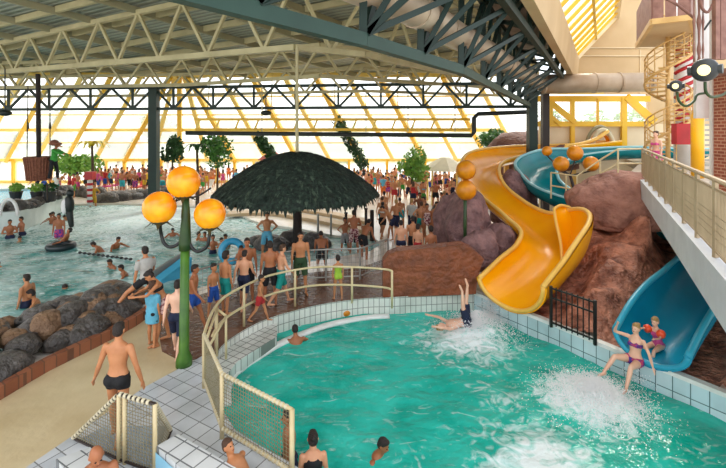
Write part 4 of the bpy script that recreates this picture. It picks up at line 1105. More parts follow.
# small stair gate rail
root = empty('handrail', W(212, 385, 0), 'short stepped cream grab rail between the mesh fence and the curved handrail', 'railing')
g = [W(205, 344, .8), W(217, 309, 1.0), W(226, 316, .9), W(206, 352, .6)]
for a, b_ in ((g[0], g[1]), (g[1], g[2]), (g[2], g[3])):
    m = MB(); m.tube([a, b_], .026, 8); m.build('rail', 'rail_cream', root, smooth=True)
for p in g[:3]:
    m = MB(); m.tube([Vector((p.x, p.y, 0)), p], .026, 8); m.build('post', 'rail_cream', root, smooth=True)
# grey railing on the far side of the walkway
gp = [W(x, y, 1.0) for x, y in [(193, 271), (238, 259), (265, 254), (292, 251), (326, 249.5), (360, 248.5), (388, 239)]]
root = empty('grey_railing', (gp[0].x, gp[0].y, 0), 'grey tube railing with mesh between the brown walkway and the wave pool', 'railing')
for a, b_ in zip(gp, gp[1:]):
    m = MB(); m.tube([a, b_], .028, 8); m.build('rail', 'rail_grey', root)
    m = MB(); m.tube([a - Vector((0, 0, .88)), b_ - Vector((0, 0, .88))], .02, 6); m.build('rail', 'rail_grey', root)
    m = MB(); meshpanel(m, (a.x, a.y, 0), (b_.x, b_.y, 0), .12, 1.0, .14, .007); m.build('wire_mesh', 'wire_grey', root)
for p in gp:
    m = MB(); m.tube([Vector((p.x, p.y, 0)), p], .032, 8); m.build('post', 'rail_grey', root)
# mesh cage at the bottom left
cA, cB, cC, cD = W(73, 438, .06), W(119, 394, 1.0), W(155, 404, 1.0), W(171, 431, .06)
fB, fC = Vector((cB.x, cB.y, .06)), Vector((cC.x, cC.y, .06))
root = empty('mesh_fence', (cB.x, cB.y, .02), 'cornered wire mesh fence with rope wrapped rails round the stair opening', 'fence')
for a, b_, fa, fb in ((cA, cB, cA, fB), (cB, cC, fB, fC), (cC, cD, fC, cD)):
    m = MB(); m.tube([a, b_], .024, 8); rl_ = m.build('rail', 'steel_brown', root)
    m = MB(); m.tube([fa, fb], .02, 8); m.build('rail', 'steel_brown', root)
    m = MB(); L = (fb - fa).length; n = round(L / .05)
    for i in range(n + 1): m.beam(lerp(fa, fb, i / n), lerp(a, b_, i / n), .006, .006)
    for j in range(1, 20):
        z = j * .05
        t0, t1 = 0, 1
        if a is cA: t0 = (z) / .94
        if b_ is cD: t1 = 1 - z / .94
        if t1 > t0: up = Vector((0, 0, z)); m.beam(lerp(fa, fb, t0) + up, lerp(fa, fb, t1) + up, .006, .006)
    m.build('wire_mesh', 'wire', root)
    m = MB(); L = (b_ - a).length; dd = (b_ - a).normalized()
    for k in range(int(L / .085)):
        q = a + dd * (k + .5) * .085; m.tube([q - dd * .022, q + dd * .022], .036, 8)
    m.build('lashing', 'rope_white', rl_, kind='stuff')
for p in (cB, cB + Vector((.1, -.03, 0)), cC):
    m = MB(); m.tube([Vector((p.x, p.y, .02)), p], .032, 8); m.build('post', 'rail_cream', root, smooth=True)
# tiled seat blocks
brickmat('block_tile', '#e2e5e4', '#d2d7d8', '#7b7f81', .26, .26, .011, .25, rot=(0, 0, -ROT)); mat('sign_blue', '#4fb3d9', .4, col2='#bfe4f2', scale=1.2, contrast=.3); mat('panel_white', '#dfe3e8', .4)
a, b_, c, dd = W(156, 446, .42), W(178, 434, .42), W(300, 505, .42), W(262, 540, .42)
bk = empty('tiled_block', (a.x, a.y, .02), 'white tiled bench block with a pale blue panel beside the mesh cage', 'bench')
m = MB(); m.prism([a.xy, dd.xy, c.xy, b_.xy], .02, .42); m.build('bench_top', 'block_tile', bk)
m = MB(); u = (dd - a).normalized(); nn = Vector((u.y, -u.x, 0)) * .015
m.quad(a + nn + Vector((0, 0, -.07)), dd + nn + Vector((0, 0, -.07)), dd + nn + Vector((0, 0, -.36)), a + nn + Vector((0, 0, -.36))); m.build('blue_panel', 'sign_blue', bk)
a, b_, c, dd = W(56, 459, .3), W(90, 447, .3), W(122, 478, .3), W(92, 500, .3)
m = MB(); m.prism([a.xy, dd.xy, c.xy, b_.xy], .02, .3); m.build('tiled_block', 'block_tile', label='low white tiled block next to the bald man in the bottom corner', cat='bench', loc=(a.x, a.y, .02))
mat('stair_water', '#8fa0ae', .15, col2='#a9b6c0', scale=3, bump=.2)
m = MB(); m.prism([W(x, y).xy for x, y in [(80, 442), (104, 428), (166, 428), (152, 474), (119, 463)]], .01, .035); m.build('floor_stair_opening', 'stair_water', kind='structure')
# iron fence on the right rim
p0, p1 = W(551, 327), W(595, 345); root = empty('iron_fence', p0, 'small black iron fence on the pool rim between yellow slide and rock slope', 'fence')
for p in (p0, p1):
    m = MB(); m.beam(p, p + Vector((0, 0, 1.0)), .06, .06); m.build('post', 'iron_black', root)
for z in (.95, .72, .12):
    m = MB(); m.beam(p0 + Vector((0, 0, z)), p1 + Vector((0, 0, z)), .035, .035); m.build('rail', 'iron_black', root)
for k in range(1, 8):
    p = lerp(p0, p1, k / 8); m = MB(); m.beam(p + Vector((0, 0, .06)), p + Vector((0, 0, 1.0)), .022, .022); m.build('bar', 'iron_black', root)
# ------------------------------------------------------------------ footbridge
def BX(y): return .534 * y + 1.4
mat('concrete', '#c9cdd2', .6, col2='#b2b7bd', scale=1.5, bump=.1); mat('bridge_floor', '#cfc6b8', .6, col2='#bfb4a3', scale=2); mat('bridge_rail', '#b5a283', .45, col2='#a08c6e', scale=2)
y0, y1 = 2.6, 15.8
root = empty('footbridge', (BX(y1), y1, 2.56), 'raised concrete footbridge crossing over the blue chute', 'bridge')
m = MB(); m.prism([(BX(y0), y0), (BX(y1), y1), (BX(y1) + .3, y1), (BX(y0) + .3, y0)], 2.58, 3.15); m.build('edge_beam', 'concrete', root)
m = MB(); m.prism([(BX(y0) + .3, y0), (BX(y1) + .3, y1), (BX(y1) + 2.3, y1), (BX(y0) + 2.3, y0)], 2.85, 3.1); m.build('walking_slab', 'bridge_floor', root)
rl = empty('bridge_railing', (BX(15), 15, 3.15), 'long beige barred railing along the footbridge edge', 'railing')
m = MB(); m.tube([(BX(y0) + .12, y0, 4.16), (BX(15) + .12, 15, 4.16)], .035, 8); m.build('handrail', 'bridge_rail', rl)
for z in (3.24, 4.04):
    m = MB(); m.beam((BX(y0) + .12, y0, z), (BX(15) + .12, 15, z), .03, .03); m.build('rail', 'bridge_rail', rl)
n = 12
for k in range(n + 1):
    y = 15 - k * (15 - y0) / n; m = MB(); m.beam((BX(y) + .12, y, 3.1), (BX(y) + .12, y, 4.16), .05, .05); m.build('post', 'bridge_rail', rl)
    if k < n:
        y2 = 15 - (k + 1) * (15 - y0) / n; m = MB(); q = 16
        for i in range(1, q):
            yy_ = lerp(y, y2, i / q); m.beam((BX(yy_) + .12, yy_, 3.24), (BX(yy_) + .12, yy_, 4.04), .014, .014)
        for i in range(1, 5): zz = 3.30 + i * .1; m.beam((BX(y) + .12, y, zz), (BX(y2) + .12, y2, zz), .01, .01)
        m.build('bar_panel', 'bridge_rail', rl)
pp = [(BX(15) + .12, 15, 4.16), (D(618, 149, 15.2)), D(600, 160, 15.6), D(577, 176, 16), D(551, 172.5, 17)]
root = empty('platform_rail', D(618, 175, 15.2), 'bent cream handrail stepping down behind the large boulder', 'railing')
pp = [Vector(p) for p in pp]
m = MB()
for dz_ in (0, -.5):
    m = MB(); m.tube([p + Vector((0, 0, dz_)) for p in pp], .03, 8); m.build('rail', 'rail_cream', root)
for p in pp[1:] + [lerp(pp[3], pp[4], .4)]:
    m = MB(); m.tube([p - Vector((0, 0, 1.0)), p], .03, 8); m.build('post', 'rail_cream', root)
m = MB(); m.prism([(BX(15.8), 15.8), (11.3, 18.5), (13.8, 22.0), (15.5, 26), (22, 26), (26, 3), (BX(2.6) + 2.3, 2.6), (BX(15.8) + 2.3, 15.8)], 2.75, 3.1); m.build('floor_upper_deck', 'bridge_floor', kind='structure')
# ------------------------------------------------------------------ upper right: tower, stairs, lamps
mat('paint_red', '#c0202a', .4, col2='#a81a22', scale=2); mat('paint_yellow_column', '#f3b70d', .35, col2='#e8a805', scale=1); mat('wood_brown', '#9c7468', .6, col2='#7c564c', scale=4); mat('stair_cream', '#dcb877', .45, col2='#caa261', scale=3)
brickmat('brick_red', '#a4553c', '#8a422e', '#c79a80', .22, .08, .012, .7, offset=.5, bump=.5, coord='UV'); mat('white_paint', '#e6e4e2', .4)
def boxuv(m, c, s):
    c = Vector(c); x, y, z = s[0] / 2, s[1] / 2, s[2] / 2
    for (dx, dy, L) in (((-1, -1), (1, -1), s[0]), ((1, -1), (1, 1), s[1]), ((1, 1), (-1, 1), s[0]), ((-1, 1), (-1, -1), s[1])):
        a = c + Vector((dx[0] * x, dx[1] * y, -z)); b_ = c + Vector((dy[0] * x, dy[1] * y, -z)); up = Vector((0, 0, 2 * z))
        m.quad(a, b_, b_ + up, a + up, uv=[(0, 0), (L, 0), (L, s[2]), (0, s[2])])
    m.quad(c + Vector((-x, -y, z)), c + Vector((x, -y, z)), c + Vector((x, y, z)), c + Vector((-x, y, z)), uv=[(0, 0), (1, 0), (1, 1), (0, 1)])
p = D(719, 130, 10.2)
bx = empty('brick_pillar', (p.x + .8, 10.5, 3.1), 'red brick pillar at the right edge beyond the footbridge', 'pillar')
m = MB(); boxuv(m, (p.x + .83, 10.5, 4.6), (.95, .6, 3.0)); m.build('brickwork', 'brick_red', bx)
m = MB(); m.box((D(712.5, 130, 10.95).x, 10.95, 5.6), (.08, .1, 5.0)); m.build('corner_strip', 'white_paint', bx)
m = MB(); m.box((p.x + .83, 10.5, 6.18), (1.05, .7, .16)); m.build('capital', 'wood_brown', bx)
# upper machine tower above the brick pillar
tp_ = D(706, 130, 11.2)
tw = empty('machine_tower', (tp_.x, 11.2, 5.2), 'pale panelled tower top with brown turned posts and pipes left of the brick pillar', 'tower')
m = MB(); m.box((tp_.x, 11.3, 6.9), (.42, .1, 3.6)); m.build('panel', 'white_paint', tw)
for px, w in ((716, .1), (722, .14)):
    q = D(px, 130, 10.0); m = MB(); m.box((q.x, q.y, 8.0), (w, .12, 3.2)); m.build('post', 'wood_brown', tw)
for px, r in ((694, .018), (699, .028), (703, .016)):
    q = D(px, 62, 10.9); m = MB(); m.tube([q + Vector((0, 0, z)) for z in (0, .15, .3, .5, .8, 1.0, 1.2, 1.6, 2.6)], [r * f for f in (1.6, 1, 1.8, .9, 1.2, 2.0, .9, 1.2, 1)], 10); m.build('turned_post', 'wood_brown', tw, smooth=True)
for pts in ([D(664, -2, 11), D(676, 4, 11), D(688, 13, 11), D(694, 18, 11)], [D(700, -4, 10.8), D(702, 8, 10.8), D(708, 12, 10.8), D(714, 2, 10.8)]):
    m = MB(); m.tube(catmull(pts, 5), .035, 8); m.build('pipe', 'wood_brown', tw, smooth=True)
m = MB(); m.beam(D(704, 30, 10.9), D(711, 20, 10.9), .035, .035); m.build('lever', 'steel_dark', tw)
# yellow column with arch
q = D(697.5, 173, 15.6); yc = empty('yellow_column', (q.x, 15.6, 3.1), 'bright yellow round column on the upper deck behind the bridge railing', 'column')
m = MB(); m.tube([(q.x, 15.6, 3.1), (q.x, 15.6, 5.35)], .2, 20); m.build('shaft', 'paint_yellow_column', yc, smooth=True)
m = MB(); m.tube(catmull([(q.x - .02, 15.6, 5.2), (q.x + .1, 15.6, 5.55), (q.x + .45, 15.6, 5.75), (q.x + .9, 15.6, 5.8)], 5), .18, 12); m.build('arch', 'paint_yellow_column', yc, smooth=True)
m = MB(); q2 = D(683, 134, 16.5); m.box(q2, (.68, .3, .78)); m.build('red_cabinet', 'paint_red', label='plain red box hanging behind the bridge rail beside the yellow column', cat='cabinet', loc=q2)
sg = D(707, 150, 17.5); m = MB(); gr_ = empty('slatted_grille', (sg.x, sg.y, 3.1), 'grey slatted grille between yellow column and brick pillar', 'grille')
for k in range(11):
    m = MB(); m.box((sg.x, sg.y, 3.2 + k * .2), (.7, .04, .08)); m.build('slat', 'rail_grey', gr_)
for s in (-1, 1):
    m = MB(); m.box((sg.x + s * .36, sg.y, 4.2), (.06, .06, 2.2)); m.build('upright', 'rail_grey', gr_)
# striped column
q = D(684, 60, 19.5); sc_ = empty('striped_column', (q.x, q.y, 4.2), 'tall white column with red spiral stripes behind the spiral staircase', 'column')
m = MB(); m.tube([(q.x, q.y, 3.1), (q.x, q.y, 11)], .38, 24); m.build('shaft', 'white_paint', sc_, smooth=True)
for s0 in (8.7, 7.3, 5.9, 4.6):
    for j in range(4):
        m = MB(); pts = []
        for i in range(13):
            a = -math.pi + i * math.pi / 12 ; pts.append((q.x + .39 * math.cos(a), q.y + .39 * math.sin(a), s0 + j * .32 + i * .05))
        m.tube(pts, .08, 6); m.build('stripe', 'paint_red', sc_, smooth=True)
# spiral staircase
q = D(668, 100, 18.2); sp = empty('spiral_staircase', (q.x, q.y, 3.1), 'cream spiral staircase climbing from the upper deck to the brown balcony', 'staircase')
m = MB(); m.tube([(q.x, q.y, 3.1), (q.x, q.y, 9.6)], .09, 10); m.build('newel', 'stair_cream', sp, smooth=True)
zs, Rr, hel = 3.3, .82, []
nst = 34
for i in range(nst):
    a = i * math.radians(24) + .6; z = zs + i * .175; e = Vector((math.cos(a), math.sin(a), 0)); s_ = Vector((-e.y, e.x, 0)); m = MB()
    c_ = Vector((q.x, q.y, z)); v = [c_ - s_ * .05 + e * .06, c_ + s_ * .05 + e * .06, c_ + s_ * .2 + e * Rr, c_ - s_ * .2 + e * Rr]; n = len(m.v)
    m.v += v + [p_ - Vector((0, 0, .06)) for p_ in v]; m.f += [(0, 1, 2, 3), (7, 6, 5, 4), (0, 4, 5, 1), (1, 5, 6, 2), (2, 6, 7, 3), (3, 7, 4, 0)]; m.m += [0] * 6
    m.build('tread', 'stair_cream', sp)
    hel.append(c_ + e * Rr)
    m = MB(); m.tube([c_ + e * Rr, c_ + e * Rr + Vector((0, 0, .95))], .022, 6); m.build('baluster', 'stair_cream', sp)
for dz_, r in ((-.08, .06), (.95, .035), (.5, .02), (.72, .02)):
    m = MB(); m.tube([p_ + Vector((0, 0, dz_)) for p_ in hel], r, 6); m.build('stringer' if dz_ < 0 else 'rail', 'stair_cream', sp, smooth=True)
# balcony
A, B, C_, E = D(637, 44, 20.5), D(652, 20, 16.0), D(690, 16, 15.4), D(700, 40, 20.5)
zb = 8.8; bl = empty('balcony', (A.x, A.y, zb), 'brown planked balcony box high above the spiral staircase', 'balcony')
pl = [Vector((A.x, A.y, 0)), Vector((B.x, B.y, 0)), Vector((C_.x, C_.y, 0)), Vector((E.x, E.y, 0))]
m = MB(); m.prism([p_.xy for p_ in pl], zb - .15, zb); m.build('platform', 'tan_wall', bl)
for a, b_ in zip(pl, pl[1:]):
    L = (b_ - a).length; n = max(2, round(L / .32))
    for k in range(n):
        m = MB(); s0 = lerp(a, b_, (k + .06) / n); s1 = lerp(a, b_, (k + .94) / n); m.beam(s0 + Vector((0, 0, zb + .75)), s1 + Vector((0, 0, zb + .75)), .05, 1.5); m.build('plank', 'wood_brown', bl)
    m = MB(); m.beam(a + Vector((0, 0, zb - .07)), b_ + Vector((0, 0, zb - .07)), .14, .2); m.build('edge_board', 'stair_cream', bl)
# spotlights
mat('spot_grey', '#4b4f52', .4, metal=.3, col2='#34383a', scale=4); mat('spot_light', '#fff3b0', .3, emit=1.0)
def spot(px, py, d, r, arm, label):
    c = D(px, py, d); root = empty('spotlight', c, label, 'lamp')
    f = (Vector((0, 0, CZ)) - c).normalized(); f = (f + Vector((-.25, 0, -.05))).normalized()
    m = MB(); m.tube([c - f * r * 1.3, c - f * r * 1.0, c - f * r * .3, c + f * r * .3, c + f * r * .5], [r * .35, r * .8, r * 1.0, r, r * .82], 24); m.build('housing', 'spot_grey', root, smooth=True)
    m = MB(); m.tube([c + f * r * .50, c + f * r * .56], [r * .48, r * .42], 20); m.build('lens', 'spot_light', root)
    m = MB(); s_ = f.cross(Vector((0, 0, 1))).normalized()
    for sg_ in (-1, 1):
        m = MB(); m.tube([c + s_ * sg_ * r * .9, c + s_ * sg_ * r * 1.22], r * .42, 14); m.build('side_cap', 'spot_grey', root)
    m = MB(); m.tube(catmull([D(*a) for a in arm], 6), .03, 8); m.build('bracket', 'lamp_green', root, smooth=True)
spot(705, 70, 9.2, .24, [(705, 82, 9.2), (706, 92, 9.2), (712, 97, 9.3), (722, 95, 9.6), (727, 92, 10)], 'large round grey spotlight with a yellow lens near the right edge')
spot(676, 86, 10.5, .14, [(677, 92, 10.5), (679, 101, 10.5), (686, 106, 10.5), (694, 101, 10.6), (697, 95, 10.7), (705, 93, 10.9)], 'small grey spotlight left of the large one')
# slide tunnel mouth
q = D(601, 150, 25.3); tn = empty('slide_tunnel', q, 'rounded cream and yellow slide mouth in front of the wall windows', 'slide entrance')
def arch(cx, cz, rx, rz_, y, a0=0, a1=180, n=20): return [Vector((cx + rx * math.cos(R(a0 + (a1 - a0) * i / n)), y, cz + rz_ * math.sin(R(a0 + (a1 - a0) * i / n)))) for i in range(n + 1)]
m = MB(); m.tube(arch(q.x, q.z - .1, .82, 1.45, q.y + .1), .10, 8); m.build('outer_hoop', 'steel_cream_dark', tn, smooth=True)
m = MB(); m.tube(arch(q.x, q.z - .1, .62, 1.25, q.y - .2), .13, 8); m.build('inner_hoop', 'rope_white', tn, smooth=True)
m = MB(); m.loft([arch(q.x, q.z + .1, .55, .85, q.y - .1 + k * .15) for k in range(4)], closed=False); m.build('tunnel_skin', 'slide_yellow', tn, smooth=True)
m = MB(); m.tube(catmull([D(562, 152, 24.5), D(566, 146, 24.6), D(580, 144, 24.7), D(596, 139, 24.8), D(608, 131, 25)], 5), .11, 8); m.build('side_lip', 'slide_lip_yellow', tn, smooth=True)
# ------------------------------------------------------------------ plants
mat('leaf_green', '#4f8a34', .6, col2='#2c5a1f', scale=2.5, contrast=.12); mat('leaf_bright', '#8fb84a', .6, col2='#5b8f34', scale=2, contrast=.12); mat('leaf_dark', '#2f5a2a', .6, col2='#1c3a1a', scale=2, contrast=.12)
mat('leaf_yellow', '#e8cf3c', .5, col2='#c9b428', scale=3); mat('bark', '#5b4634', .8, col2='#3c2d20', scale=6); mat('pot_dark', '#2d2c2c', .6)
def leaves(mb, c, rad, n, s, shell=.55):
    for i in range(n):
        while True:
            p = Vector((random.uniform(-1, 1), random.uniform(-1, 1), random.uniform(-1, 1)))
            if p.length <= 1 and p.length > shell * random.random(): break
        q = Vector(c) + Vector((p.x * rad[0], p.y * rad[1], p.z * rad[2]))
        a = Vector((random.gauss(0, 1), random.gauss(0, 1), random.gauss(0, 1))).normalized(); b_ = a.orthogonal().normalized(); k = s * random.uniform(.6, 1.3)
        mb.quad(q - a * k, q + b_ * k * .5, q + a * k, q - b_ * k * .5)
def tree(px, py, d, crown_py, rad, mt, label, n=500, s=.16, blobs=5, group=None, base_z=0, name='tree', trunk=.09):
    b0 = D(px, py, d); b0.z = base_z; root = empty(name, b0, label, 'tree', group)
    c = D(px, crown_py, d); m = MB()
    m.tube([b0, Vector((b0.x + .05, b0.y, (b0.z + c.z) / 2)), c], [trunk, trunk * .8, trunk * .5], 8); m.build('trunk', 'bark', root)
    m = MB()
    for i in range(blobs):
        o = Vector((random.uniform(-.5, .5) * rad[0], random.uniform(-.5, .5) * rad[1], random.uniform(-.5, .5) * rad[2]))
        leaves(m, c + o, tuple(r * .6 for r in rad), n // blobs, s)
    m.build('foliage', mt, root); return root
random.seed(21)
tree(217, 200, 30, 150, (1.35, 1.1, 1.3), 'leaf_green', 'green leafy tree with yellow fruit on the far shore, left of the straw umbrella', 900, .15)
tree(411, 186, 28, 165, (1.1, .9, 1.15), 'leaf_bright', 'light green broad leaved tree in the crowd right of the straw umbrella', 700, .17)
tree(76, 182, 33, 166, (1.9, 1.4, 1.2), 'leaf_bright', 'bright green bush on the far shore behind the hanging basket', 800, .17)
tree(488, 175, 31, 143, (1.5, 1.2, 1.0), 'leaf_green', 'green tree crown behind the top of the yellow slide', 600, .17)
tree(172, 195, 30, 150, (.75, .7, 1.0), 'leaf_dark', 'dark slim palm like tree right beside the far green column', 350, .2)
def hanging(p, q, w, label, n=420):
    p, q = Vector(p), Vector(q); m = MB()
    for i in range(n):
        t = random.random(); leaves(m, lerp(p, q, t), (w, w, w), 1, .16, .2)
    m.build('hanging_ivy', 'leaf_dark', label=label, cat='plant', loc=p)
hanging(D(258, 136, 31), D(272, 156, 31), .42, 'dark ivy strand hanging under the glass behind the umbrella peak')
hanging(D(338, 121, 31), D(364, 166, 31), .45, 'long dark ivy strand hanging slanted behind the umbrella right flank', 700)
hanging(D(548, 120, 27.5), D(556, 140, 27.5), .7, 'leafy green plant outside the wall window beside the green column', 260)
def palm(px, py, d, top, label, mt='leaf_green', n=11, L=1.1, base_z=0):
    b0 = D(px, py, d); b0.z = base_z; root = empty('palm', b0, label, 'palm'); c = D(px, top, d)
    m = MB(); m.tube([b0, lerp(b0, c, .5) + Vector((.06, 0, 0)), c], [.12, .09, .07], 8); m.build('trunk', 'bark', root)
    m = MB()
    for k in range(n):
        a = k * 6.283 / n + random.random() * .3; e = Vector((math.cos(a), math.sin(a), 0)); pr = c
        for j in range(6):
            t = (j + 1) / 6; nx_ = c + e * L * t + Vector((0, 0, .45 * math.sin(t * 2.6) - .35 * t * t)); s_ = Vector((-e.y, e.x, 0)) * (.16 * math.sin(math.pi * min(.95, t * .9 + .08)) + .02)
            m.quad(pr - s_, pr + s_, nx_ + s_ * .8, nx_ - s_ * .8); pr = nx_
    m.build('fronds', mt, root)
palm(92, 200, 29, 146, 'tall thin pole palm with yellow fronds on the far shore', 'leaf_yellow')
palm(183, 196, 24, 180, 'small green palm behind the amber globes', L=1.0)
palm(197, 197, 25, 150, 'slender dark pole palm between column and umbrella', 'leaf_dark', 5, .8)
for i, (px, z) in enumerate([(16, .9), (37, .9), (50, .9)]):
    c = D(px, 203, 24.0); c.z = z; root = empty('potted_plant', c, ['yellowish potted bush on the raised pool, leftmost of its three pots', 'potted bush on the raised pool directly under the hanging basket', 'dark potted plant on the raised pool, right of the basket rod'][i], 'plant')
    m = MB(); m.tube([c, c + Vector((0, 0, .55))], [.2, .32], 12); m.build('pot', 'pot_dark', root)
    m = MB(); leaves(m, c + Vector((0, 0, .75)), (.36, .36, .25), 130, .10); m.build('foliage', 'leaf_bright' if i < 2 else 'leaf_dark', root)
OG = 'trees outside the glass'
random.seed(8)
for i in range(15):
    px = -150 + i * 52 + random.uniform(-10, 10); d = random.uniform(50, 62); h = random.uniform(3.5, 8)
    c = gb(px, d, -.3); root = empty('tree', c, 'pale blurry tree seen through the yellow framed glass', 'tree', OG)
    m = MB(); m.tube([c, c + Vector((0, 0, h * .7))], [.2, .1], 6); m.build('trunk', 'bark', root)
    m = MB()
    for k in range(5): leaves(m, c + Vector((random.uniform(-2, 2), random.uniform(-1, 1), h * random.uniform(.4, .9))), (2.0, 1.5, 1.6), 130, .4)
    m.build('foliage', random.choice(['leaf_green', 'leaf_bright']), root)
for i in range(3):
    c = gb(560 + i * 35, 36, 2.5); root = empty('tree', c, 'pale tree outside the wall windows above the slides', 'tree', 'trees outside the wall windows')
    m = MB(); m.tube([c - Vector((0, 0, 2.7)), c + Vector((0, 0, 2.5))], [.2, .1], 6); m.build('trunk', 'bark', root)
    m = MB(); leaves(m, c + Vector((0, 0, 2.8)), (1.4, 1.2, 1.2), 150, .3); m.build('foliage', 'leaf_bright', root)
# ------------------------------------------------------------------ raised pool, kiddie slide, beach steps
mat('pool_white', '#dfe6e2', .35, col2='#c9d3cf', scale=1.5); mat('water_blue', '#1f9fc4', .1, col2='#4cc0d8', scale=2, bump=.2)
op = [W(x, y, -.12).xy for x, y in [(-120, 250), (-50, 241), (0, 233), (20, 231), (35, 226), (48, 219), (60, 213), (69, 207), (62, 203), (40, 201), (-20, 203), (-130, 208)]]
cen = sum(op, Vector((0, 0))) / len(op); ip = [cen + (p - cen) * .93 for p in op]
root = empty('raised_pool', (op[2].x, op[2].y, -.5), 'raised white walled pool basin with a curved tiled side', 'pool')
m = MB(); m.prism(op, -.6, .85, holes=[ip]); m.build('basin_wall', 'pool_white', root)
m = MB(); m.prism(ip, -.5, .72); m.build('pool_water', 'water_blue', root)
random.seed(5)
for i in range(16):
    t = i / 15; q = t * 7; p = lerp(Vector(ip[int(min(q, 6))]), Vector(ip[int(min(q, 6)) + 1]), q % 1 if q < 7 else 1)
    boulder((p.x - .2, p.y + .35, .95), (random.uniform(.35, .6), .4, random.uniform(.22, .45)), 'rock_dark', 'dark rock lining the rim of the raised white pool', group='rocks on the raised pool rim', sub=2)
q = W(9, 215.5, .85); m = MB(); m.tube(arch(q.x, q.z, .4, .75, q.y), .07, 8)
m.build('white_hoop', 'white_paint', smooth=True, label='small white hoop standing on the raised pool rim', cat='hoop', loc=q)
root = empty('statue', D(70, 218, 18.5), 'black and white penguin like statue with a wing at the raised pool corner', 'statue'); c = D(69, 205, 18.5)
m = MB(); m.ellipsoid(c, (.2, .2, .42)); m.ellipsoid(c + Vector((.05, 0, .5)), (.15, .15, .15)); m.capsule(c - Vector((0, 0, .2)), .15, c - Vector((-.1, 0, .85)), .1); m.build('body', 'steel_dark', root, smooth=True)
m = MB(); m.ellipsoid(c + Vector((-.12, -.12, -.05)), (.13, .1, .32)); m.build('belly', 'white_paint', root, smooth=True)
k0 = [W(152, 270, 0), W(198, 252, 0), W(198, 262, 0), W(160, 280, 0)]
root = empty('toddler_slide', k0[0], 'small pale blue toddler slide with a grey side at the wave pool edge', 'slide')
m = MB(); a, b_ = D(150, 272, 14.2), D(186, 254, 15.4); 
m.loft([[a, a + Vector((0, 0, -.3)), a + Vector((.1, .12, -.3)), a + Vector((.1, .12, 0))], [b_ + Vector((0, 0, .15)), b_ + Vector((0, 0, -.8)), b_ + Vector((.1, .12, -.8)), b_ + Vector((.1, .12, .15))]]); m.build('side_wall', 'rail_grey', root)
mat('slide_skyblue', '#56b6d6', .3, col2='#3fa3c8', scale=2)
m = MB(); m.loft([[a + Vector((.2, -.1, -.15)), a + Vector((.45, -.2, -.2)), a + Vector((.45, -.2, -.45)), a + Vector((.2, -.1, -.45))], [b_ + Vector((.0, -.15, .0)), b_ + Vector((.3, -.25, -.05)), b_ + Vector((.3, -.25, -.75)), b_ + Vector((.0, -.15, -.75))]]); m.build('sliding_surface', 'slide_skyblue', root)
mat('step_tan', '#cbb08a', .5, col2='#b3966e', scale=1); mat('step_white', '#efe9de', .3)
for j, (pts, l) in enumerate([([(226, 209), (257, 207.5), (292, 211), (330, 217), (372, 226)], 'upper curved tan beach step behind the umbrella pole'), ([(226, 217), (265, 215.5), (300, 220), (335, 227), (372, 236)], 'lower curved tan beach step behind the umbrella pole')]):
    c = catmull([W(x, y) for x, y in pts], 5); m = MB(); rows = []
    for i, p in enumerate(c): rows.append([p + Vector((0, 0, .0)), p + Vector((0, 0, .16)), p + Vector((0, .9, .16)), p + Vector((0, .9, 0))])
    m.loft(rows); m.build('beach_step', 'step_tan', label=l, cat='step', loc=c[0])
for k, px in enumerate((346, 355, 366, 372)):
    p = W(px, 240 - k * .5); p.z = -.2; m = MB(); h = (1.15, 1.4, 1.3, 1.2)[k]; m.tube([p, p + Vector((0, 0, h + .2))], .06 if k < 3 else .09, 8); m.tube([p + Vector((0, 0, h + .2)), p + Vector((0, 0, h + .26))], .08, 8)
    m.build('wooden_post', 'trunk_dark', label='thin dark wooden post standing in the beach water under the umbrella edge', cat='post', group='posts at the beach edge', loc=p)
for k, px in enumerate((318, 331)):
    p = W(px, 236); m = MB(); m.tube([p, p + Vector((0, 0, 1.0))], .05, 8); m.build('grey_post', 'rail_grey', label='short grey post at the beach edge right of the umbrella pole', cat='post', group='grey beach posts', loc=p)
# ------------------------------------------------------------------ hanging basket and puppet
mat('wicker', '#9a6048', .7, col2='#744231', scale=10, bump=.6, bscale=30); mat('rope_dark', '#3a332c', .8)
bd = 22.0; c = D(39, 180, bd); bk_ = empty('hanging_basket', c, 'brown wicker balloon basket hanging from the ceiling on a dark pole', 'basket')
m = MB(); hgt = 1.12; pr = [(.50, 0), (.52, .3), (.56, .7), (.62, hgt), (.66, hgt + .04), (.60, hgt + .05), (.55, .7), (.48, .08)]
m.loft([[c + Vector((r * math.cos(a), r * math.sin(a), z)) for a in [2 * math.pi * i / 28 for i in range(28)]] for r, z in pr]); m.build('wicker_body', 'wicker', bk_, smooth=True)
m = MB()
for i in range(28):
    a = 2 * math.pi * i / 28; e = Vector((math.cos(a), math.sin(a), 0)); m.tube([c + e * .51, c + e * .535 + Vector((0, 0, .3)), c + e * .575 + Vector((0, 0, .7)), c + e * .635 + Vector((0, 0, hgt))], .028, 5)
m.build('wicker_ribs', 'wicker', bk_)
m = MB(); m.tube([c + Vector((0, 0, .1)), D(38, 74, bd)], .11, 10); m.build('pole', 'trunk_dark', bk_)
m = MB(); m.tube([D(47, 183, bd), D(47, 201, bd)], .04, 6); m.build('rod', 'rope_dark', bk_)
for a0, a1 in (((27, 158), (28, 86)), ((50, 158), (50, 88))):
    m = MB(); m.tube([D(*a0, bd), D(*a1, bd)], .022, 6); ro_ = m.build('rope', 'rope_dark', bk_)
    m = MB(); m.capsule(D(a1[0], 128, bd), .06, D(a1[0], 123, bd), .04); m.build('rope_toggle', 'rope_dark', ro_)
PUP = dict(lean=12, legL=(10, 4, 5), legR=(-5, 4, 8), armL=(70, 5, 12), armR=(80, 5, 10))
